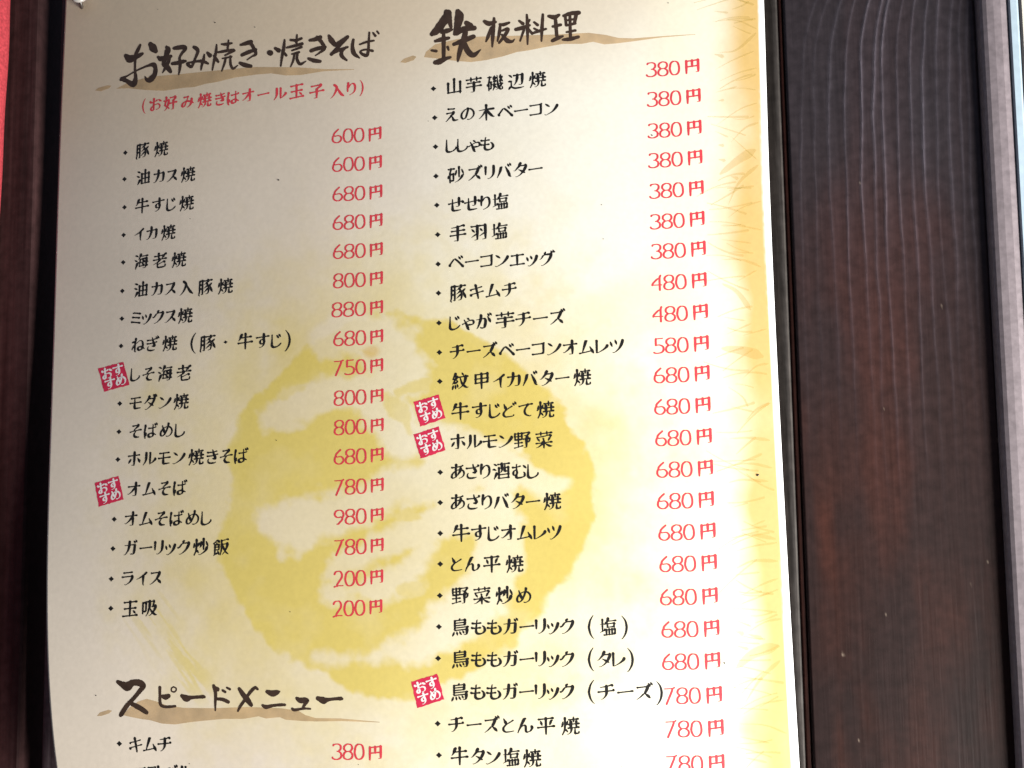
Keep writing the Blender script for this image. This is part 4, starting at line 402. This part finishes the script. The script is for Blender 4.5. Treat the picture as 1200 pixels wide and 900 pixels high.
fadeup = sstep(.125, .055, Y + .55 * np.clip(.10 - X, 0, 1) + .02 * (n2[..., 0] - .5))
y = y * (.40 + .60 * fadeup)
haze2 = sstep(.42, .78, fbm(X * 24, Y * 24, 83, 4)) * sstep(.08, .20, X) * sstep(.29, .22, X) * .34
y = np.maximum(y, haze2 * fadeup)
y = np.clip(y * (.76 + .50 * n1[..., 0]), 0, 1)
yel = np.array([.690, .555, .160]) + (n2 - .5) * np.array([.10, .10, .06])
base = base * (1 - y[..., None]) + yel * y[..., None]
sx_, sy_ = DATA['spot'][0] / 1e5, DATA['spot'][1] / 1e5
spot = sstep(1.25, .55, np.hypot((X - sx_) / .0040, (Y - sy_) / .0030) + wob * 120)[..., None] * .60
base = base * (1 - spot) + np.array([.66, .44, .13]) * spot
xin = ki(up)[:, None]
bd = sstep(.0230, .0030, xin - X + .006 * (fbm(X * 50, Y * 45, 22, 3) - .5) * 2)
bd = np.clip(bd * (.80 + .40 * fbm(X * 40, Y * 28, 26, 3)), 0, .96)[..., None]
base = base * (1 - bd) + np.array([.64, .425, .140]) * bd
pale = sstep(.050, .030, xin - X)[..., None] * (1 - bd) * .30
base = base * (1 - pale) + np.array([.84, .76, .50]) * pale
marg = sstep(-.0002, .0004, X - xin + .0002 * (fbm(Y * 500, 0 * Y, 3, 2) - .5))[..., None]
base = base * (1 - marg) + np.array([.88, .88, .88]) * marg
fib = (fbm(X * 900, Y * 900, 55, 2) - .5)[..., None]
base = np.clip(base * (1 + .045 * fib), 0, .92)
PAPER = material('printed_paper', (.8, .75, .7), .55, .25)
mottle(PAPER, 500.0, .04, 'print_tone')
add_bump(PAPER, 700.0, .18, .00008)
paper = sub('paper', V, grid_faces(nu, nv).tolist(), PAPER, smooth=True)
color_attr(paper, 'print_tone', base.reshape(-1, 3))
md = paper.modifiers.new('thickness', 'SOLIDIFY'); md.thickness = 0.00035; md.offset = -1

# ------------------------------------------------------------------ brush lettering
INK = material('black_ink', (.012, .011, .011), .5, .3)
HEADINK = mottle(material('dark_brown_ink', (.056, .033, .023), .5, .3), 300.0, .3)
REDINK = mottle(material('red_ink', (.68, .055, .075), .5, .3), 500.0, .12)
STAMPINK = mottle(material('stamp_red_ink', (.66, .030, .085), .5, .3), 350.0, .18)
WHITEINK = material('unprinted_white', (.84, .80, .78), .55, .25)
TAN = mottle(material('tan_wash_ink', (.660, .460, .245), .55, .25), 160.0, .24)
TAN.node_tree.nodes['Principled BSDF'].inputs['Alpha'].default_value = .62
def wash(name, color, alpha):
    m = material(name, color, .55, .2)
    m.node_tree.nodes['Principled BSDF'].inputs['Alpha'].default_value = alpha
    return m
STRAW = wash('straw_wash_ink', (.58, .43, .10), .20)

class Ink:                               # one printed mesh, laid a hair above the paper
    def __init__(self, lift=.00003): self.V = []; self.F = []; self.k = 0; self.lift = lift
    def add(self, P, faces):
        n = len(self.V); lift = self.lift + (self.k % 16) * 1.5e-6; self.k += 1
        P = np.asarray(P, float)
        out = H(P[:, 0], P[:, 1]) + lift
        self.V += W(P[:, 0], P[:, 1], out).tolist()
        self.F += [tuple(n + i for i in f) for f in faces]
    def ribbon(self, P, w, cap0=True, cap1=True):
        """a brush mark: centre line P (n,2) with full widths w (n)"""
        P = np.asarray(P, float); w = np.asarray(w, float)
        T = np.gradient(P, axis=0); T /= (np.linalg.norm(T, axis=1)[:, None] + 1e-12)
        N = np.stack([-T[:, 1], T[:, 0]], 1)
        A = P + N * w[:, None] / 2; B = P - N * w[:, None] / 2
        pts = []; faces = []
        rows = []
        def arc(c, t, nrm, r, sgn):
            res = []
            for a in (60, 30):
                res.append((math.radians(a)))
            return res
        # rounded ends: two extra narrowing rows
        if cap0:
            for a in (75, 40):
                c, s_ = math.cos(math.radians(a)), math.sin(math.radians(a))
                q = P[0] - T[0] * w[0] / 2 * s_
                rows.append((q + N[0] * w[0] / 2 * c, q - N[0] * w[0] / 2 * c))
        for a, b in zip(A, B): rows.append((a, b))
        if cap1:
            for a in (40, 75):
                c, s_ = math.cos(math.radians(a)), math.sin(math.radians(a))
                q = P[-1] + T[-1] * w[-1] / 2 * s_
                rows.append((q + N[-1] * w[-1] / 2 * c, q - N[-1] * w[-1] / 2 * c))
        for a, b in rows: pts += [a, b]
        for i in range(len(rows) - 1):
            faces.append((2 * i, 2 * i + 1, 2 * i + 3, 2 * i + 2))
        self.add(pts, faces)
    def build(self, name, mat, parent=menu): return sub(name, self.V, self.F, mat, parent)

def catmull(P, per):
    P = np.asarray(P, float)
    if len(P) < 3:
        t = np.linspace(0, 1, max(per * 2, 6))[:, None]
        return P[0] * (1 - t) + P[-1] * t
    Q = np.vstack([2 * P[0] - P[1], P, 2 * P[-1] - P[-2]])
    out = []
    for i in range(len(P) - 1):
        p0, p1, p2, p3 = Q[i:i + 4]
        for t in np.linspace(0, 1, per, endpoint=False):
            out.append(.5 * ((2 * p1) + (p2 - p0) * t + (2 * p0 - 5 * p1 + 4 * p2 - p3) * t * t + (3 * p1 - p0 - 3 * p2 + p3) * t ** 3))
    out.append(P[-1])
    return np.array(out)

def resample(P, n):
    d = np.r_[0, np.cumsum(np.hypot(*np.diff(P, axis=0).T))]
    t = np.linspace(0, d[-1], n)
    return np.stack([np.interp(t, d, P[:, 0]), np.interp(t, d, P[:, 1])], 1), d[-1]

DIG = set('0123456789')
KANJI = set('好焼玉子入豚油牛海老炒飯吸山芋磯辺木砂塩手羽甲紋野菜酒平鳥円')
def glyph_marks(c, weight=1.0):
    if c not in DIG: weight *= 1.27
    """brush marks of one character in a 100-unit em, y up, centred: list of (points, widths)"""
    if c == '・':
        return [(np.array([[-11, 0], [-5.5, 0], [0, 0], [5.5, 0], [11, 0.]]), np.array([1, 10, 21, 10, 1.]) * 1.0)]
    sts = STROKES[c]
    res = []
    many = len(sts)
    dens = (1.0 if many < 6 else .95 if many < 10 else .85 if many < 14 else .76) * weight
    for st in sts:
        P = np.array(st, float); P = np.stack([P[:, 0] - 50, 50 - P[:, 1]], 1)
        d = P[-1] - P[0]
        closed = np.hypot(*d) < 6 and len(P) > 3
        if not closed:
            key = d[0] if abs(d[1]) < .35 * abs(d[0]) else -d[1]
            if key < 0: P = P[::-1]; d = -d
        S = catmull(P, 6) if len(P) > 2 else P
        _, Ln = resample(S, 8)
        n = int(max(7, min(34, Ln / 3.2)))
        S, Ln = resample(S, n)
        T = np.gradient(S, axis=0); th = np.arctan2(T[:, 1], T[:, 0])
        t = np.linspace(0, 1, n); sd = t * Ln; ed = Ln - sd
        if c in DIG:
            w = 4.2 + 4.6 * np.abs(np.sin(th))
            res.append((S, w * weight, closed)); continue
        if c in '()':
            w = 2.6 + 7.0 * np.sin(math.pi * t)
            res.append((S, w, closed)); continue
        w = 3.6 + 7.2 * np.abs(np.sin(th - math.radians(18)))
        ang = math.degrees(math.atan2(d[1], d[0]))
        if closed: prof = 1 + 0 * t
        elif c in 'チ手' and S[:, 1].mean() > 28 and abs(ang) < 30: prof = .6 + 1.0 * t      # opening sweep, drawn right to left
        elif Ln < 24:                                   # a dot: swells towards its end
            prof = .75 + .75 * np.sin(math.pi * np.clip(t * .9 + .05, 0, 1)) ; w = 0 * w + 7.2
        elif abs(ang) < 20:                             # horizontal: light body, pressed end
            prof = 1 + .55 * np.exp(-(sd / 5) ** 2) + (.85 if c in KANJI else .5) * np.exp(-((ed - 2) / 6) ** 2)
        elif ang < -100:                                # sweep to the lower left: tapers off
            prof = 1.75 - 1.35 * t ** 1.2
        elif -75 < ang < -20:                           # sweep to the lower right: swells, then lifts
            prof = .55 + .75 * np.sin(math.pi * np.clip(t, 0, 1) ** 1.7) + .15 * t
        else:                                           # vertical
            prof = 1 + .28 * np.exp(-(sd / 6) ** 2) - .30 * np.clip((t - .6) / .4, 0, 1)
        w = w * prof * dens
        # reach the full length of the mark
        if not closed:
            S[0] -= T[0] / (np.hypot(*T[0]) + 1e-9) * 1.5; S[-1] += T[-1] / (np.hypot(*T[-1]) + 1e-9) * 1.5
        res.append((S, np.clip(w, 1.6, 17), closed))
    if c in DIG or c in '()':                           # narrow glyphs: centred on their own box
        lo = min(S[:, 0].min() for S, *_ in res); hi = max(S[:, 0].max() for S, *_ in res)
        b0 = min(S[:, 1].min() for S, *_ in res); b1 = max(S[:, 1].max() for S, *_ in res)
        for S, *_ in res:
            S[:, 0] -= (lo + hi) / 2; S[:, 1] -= (b0 + b1) / 2
    return [(a, b) for a, b, *_ in res]

CACHE = {}
def letter(ink, c, cx, cy, em, rise=.10, weight=1.0, sx=1.0, rot=0.0):
    key = (c, weight)
    if key not in CACHE: CACHE[key] = glyph_marks(c, weight)
    for S, w in CACHE[key]:
        x = S[:, 0] * em * sx / 100; y = S[:, 1] * em / 100 + rise * x
        if rot: x, y = x * math.cos(rot) - y * math.sin(rot), x * math.sin(rot) + y * math.cos(rot)
        ink.ribbon(np.stack([cx + x, cy + y], 1), w * em / 100)

KANJI = set('好焼玉子入豚油牛海老炒飯吸山芋磯辺木砂塩手羽甲紋野菜酒平鳥円')
EM = 0.0076
def char_em(c): return EM * (.90 if c in KANJI else 1.0 if c in '()' else .865)

for bullet, glyphs in DATA['items']:
    ink = Ink()
    if bullet: letter(ink, '・', bullet[0] / 1e5, bullet[1] / 1e5, EM * 1.3, 0)
    for c, u, v, sx in glyphs: letter(ink, c, u / 1e5, v / 1e5, char_em(c) * (1.22 if c in '()' else 1), .11, 1.0, sx)
    ink.build('dish_name', INK)
ink = Ink()
for c, u, v in DATA['note']: letter(ink, c, u / 1e5, v / 1e5, char_em(c) * .96, .12, 1.05)
ink.build('heading_note', REDINK)

for val, yen_r, yen_l, dig_r, dig_l in DATA['prices']:
    ink = Ink()
    a = np.array(dig_l) / 1e5; b = np.array(dig_r) / 1e5
    stp = (b - a) / 3
    for k, c in enumerate(val):
        q = a + stp * (k + .5)
        wd = max(S[:, 0].max() for S, _ in glyph_marks(c)) * 2
        letter(ink, c, q[0], q[1], 0.0091, .05, 1.0, min(1.5, stp[0] * .80 / (wd * 0.0091 / 100)))
    a = np.array(yen_l) / 1e5; b = np.array(yen_r) / 1e5; q = (a + b) / 2
    letter(ink, '円', q[0], q[1], (b[0] - a[0]) * 1.14, .12, 1.2, 1.0)
    ink.build('price', REDINK)

for marks, (main, smear) in zip(DATA['heads'], DATA['unders']):
    ink = Ink(.00004)
    for st in marks:
        P = np.array(st, float) / 1e5
        S = catmull(P, 7)
        wob = 1 + .07 * (vnoise(np.arange(len(S)) * .7, P[0, 0] * 9000 + 0 * np.arange(len(S)), 5) - .5) * 2
        ink.ribbon(S[:, :2], np.clip(S[:, 2] * wob * .94, .0003, 1))
    hd = ink.build('heading', HEADINK)
    wsh = Ink(.00002)
    from mathutils.geometry import tessellate_polygon
    for poly in (main, smear):
        P = np.array(poly, float) / 1e5
        tri = tessellate_polygon([[Vector((a, b, 0)) for a, b in P]])
        V_ = [tuple(p) for p in P]; T_ = [tuple(f) for f in tri]
        while T_:                                       # fine enough to follow the bow of the sheet
            big = [f for f in T_ if max(math.dist(V_[f[0]], V_[f[1]]), math.dist(V_[f[1]], V_[f[2]]), math.dist(V_[f[2]], V_[f[0]])) > .0022]
            if not big: break
            out_ = []
            for f in T_:
                e_ = [math.dist(V_[f[k]], V_[f[(k + 1) % 3]]) for k in range(3)]
                k = e_.index(max(e_))
                if e_[k] <= .0022: out_.append(f); continue
                a, b, c = f[k], f[(k + 1) % 3], f[(k + 2) % 3]
                V_.append(((V_[a][0] + V_[b][0]) / 2, (V_[a][1] + V_[b][1]) / 2)); m_ = len(V_) - 1
                out_ += [(a, m_, c), (m_, b, c)]
            T_ = out_
        wsh.add(np.array(V_), T_)
    wsh.build('wash_underline', TAN, hd)

for quad in DATA['stamps']:
    q = np.array(quad, float) / 1e5
    n = 12; edge = []
    for a, b in zip(q, np.roll(q, -1, 0)):
        for k in range(n):
            p = a + (b - a) * k / n
            edge.append(p + (rng.rand(2) - .5) * .00028)
    edge = np.array(edge)[::-1]; c = edge.mean(0)
    ink = Ink(.00003)
    m = len(edge)
    ink.add(np.vstack([edge, c]), [(i, (i + 1) % m, m) for i in range(m)])
    stp = ink.build('recommendation_stamp', STAMPINK)
    let = Ink(.00006)
    ex = (q[1] - q[0] + q[2] - q[3]) / 2; ey = (q[0] - q[3] + q[1] - q[2]) / 2
    w = np.hypot(*ex); ang = math.atan2(ex[1], ex[0])
    for ch, fx, fy in (('お', -.215, .20), ('す', .225, .22), ('す', -.20, -.235), ('め', .235, -.215)):
        p = c + ex * fx + ey * fy
        letter(let, ch, p[0], p[1], w * .46, .0, 1.25, 1.0, ang)
    let.build('stamp_lettering', WHITEINK, stp)

ink = Ink(.00002)
for st in DATA['wheat']:
    P = np.array(st, float) / 1e5
    S = catmull(P, 10)
    lim = ki(S[:, 1]) - .0003 - S[:, 2] * .5
    S = S[S[:, 0] < lim]
    if len(S) > 3:
        w_ = np.clip(S[:, 2], .0002, 1)
        w_[-3:] *= (.85, .6, .3); w_[:3] *= (.4, .7, .9)
        ink.ribbon(S[:, :2], w_)
wr = np.random.RandomState(12)
for k in range(95):                      # fine awns fanning between the ears
    v0 = wr.uniform(vbot, vtop); xe = float(ki(v0))
    ln = wr.uniform(.006, .017); an = wr.uniform(-.5, .75); cv = wr.uniform(-.35, .35)
    t_ = np.linspace(0, 1, 9)
    x_ = xe - .0012 - wr.uniform(0, .009) - ln * t_
    y_ = v0 - ln * (an * t_ + cv * t_ ** 2)
    ink.ribbon(np.stack([x_, y_], 1), wr.uniform(.0003, .0009) * (1 - .75 * t_) + .00012)
ink.build('wheat_border', STRAW)

SPECK = material('dark_speck', (.02, .016, .010), .4, .4)
for u, v, d in DATA['specks']:
    r = d / 1e5 * .85
    V = []; F = []
    for k, (rr, hh) in enumerate(((1, 0), (.8, .35), (.4, .55))):
        for i in range(10):
            a = 2 * math.pi * i / 10
            f = 1 + .25 * math.sin(2 * a + u)
            x, z = u / 1e5 + r * rr * f * math.cos(a), v / 1e5 + r * rr * .85 * math.sin(a)
            V.append((x, -(float(H(np.array(x), np.array(z))) + .00002 + r * hh), z))
    for k in range(2):
        for i in range(10):
            a = k * 10 + i; b = k * 10 + (i + 1) % 10
            F.append((a, b, b + 10, a + 10))
    F.append(tuple(range(20, 30)))
    sub('dirt_speck', V, F, SPECK)

# ------------------------------------------------------------------ push pin holding the top left corner
PINPL = material('cloudy_white_plastic', (.34, .32, .31), .3, .5)
PINST = material('dark_pin_steel', (.05, .04, .035), .35, .5)
pin = bpy.data.objects.new('push_pin', None); COL.objects.link(pin)
tip = Vector((0.0106, 0, 0.1850)); tip.y = -float(H(np.array(tip.x), np.array(tip.z)))
pin.location = tip
pin.rotation_euler = (Vector((0.30, -1.0, 0.55))).to_track_quat('Z', 'Y').to_euler()
tag(pin, 'white push pin through the top left corner of the menu', 'push pin')
def lathe(name, prof, mat, n=28):
    V = []; F = []
    for r, z in prof:
        for i in range(n):
            a = 2 * math.pi * i / n; V.append((r * math.cos(a), r * math.sin(a), z))
    for k in range(len(prof) - 1):
        for i in range(n):
            a = k * n + i; b = k * n + (i + 1) % n
            F.append((a, b, b + n, a + n))
    F.append(tuple(range(n))[::-1]); F.append(tuple(range((len(prof) - 1) * n, len(prof) * n)))
    return put(name, V, F, mat, pin, True)
lathe('needle', [(.0005, -.003), (.00070, .0005), (.00075, .0045)], PINST, 12)
lathe('grip', [(.0024, .0040), (.0030, .0044), (.0030, .0052), (.0022, .0058), (.0015, .0066), (.0013, .0090), (.0018, .0118), (.0026, .0126), (.0026, .0136), (.0018, .0140)], PINPL)
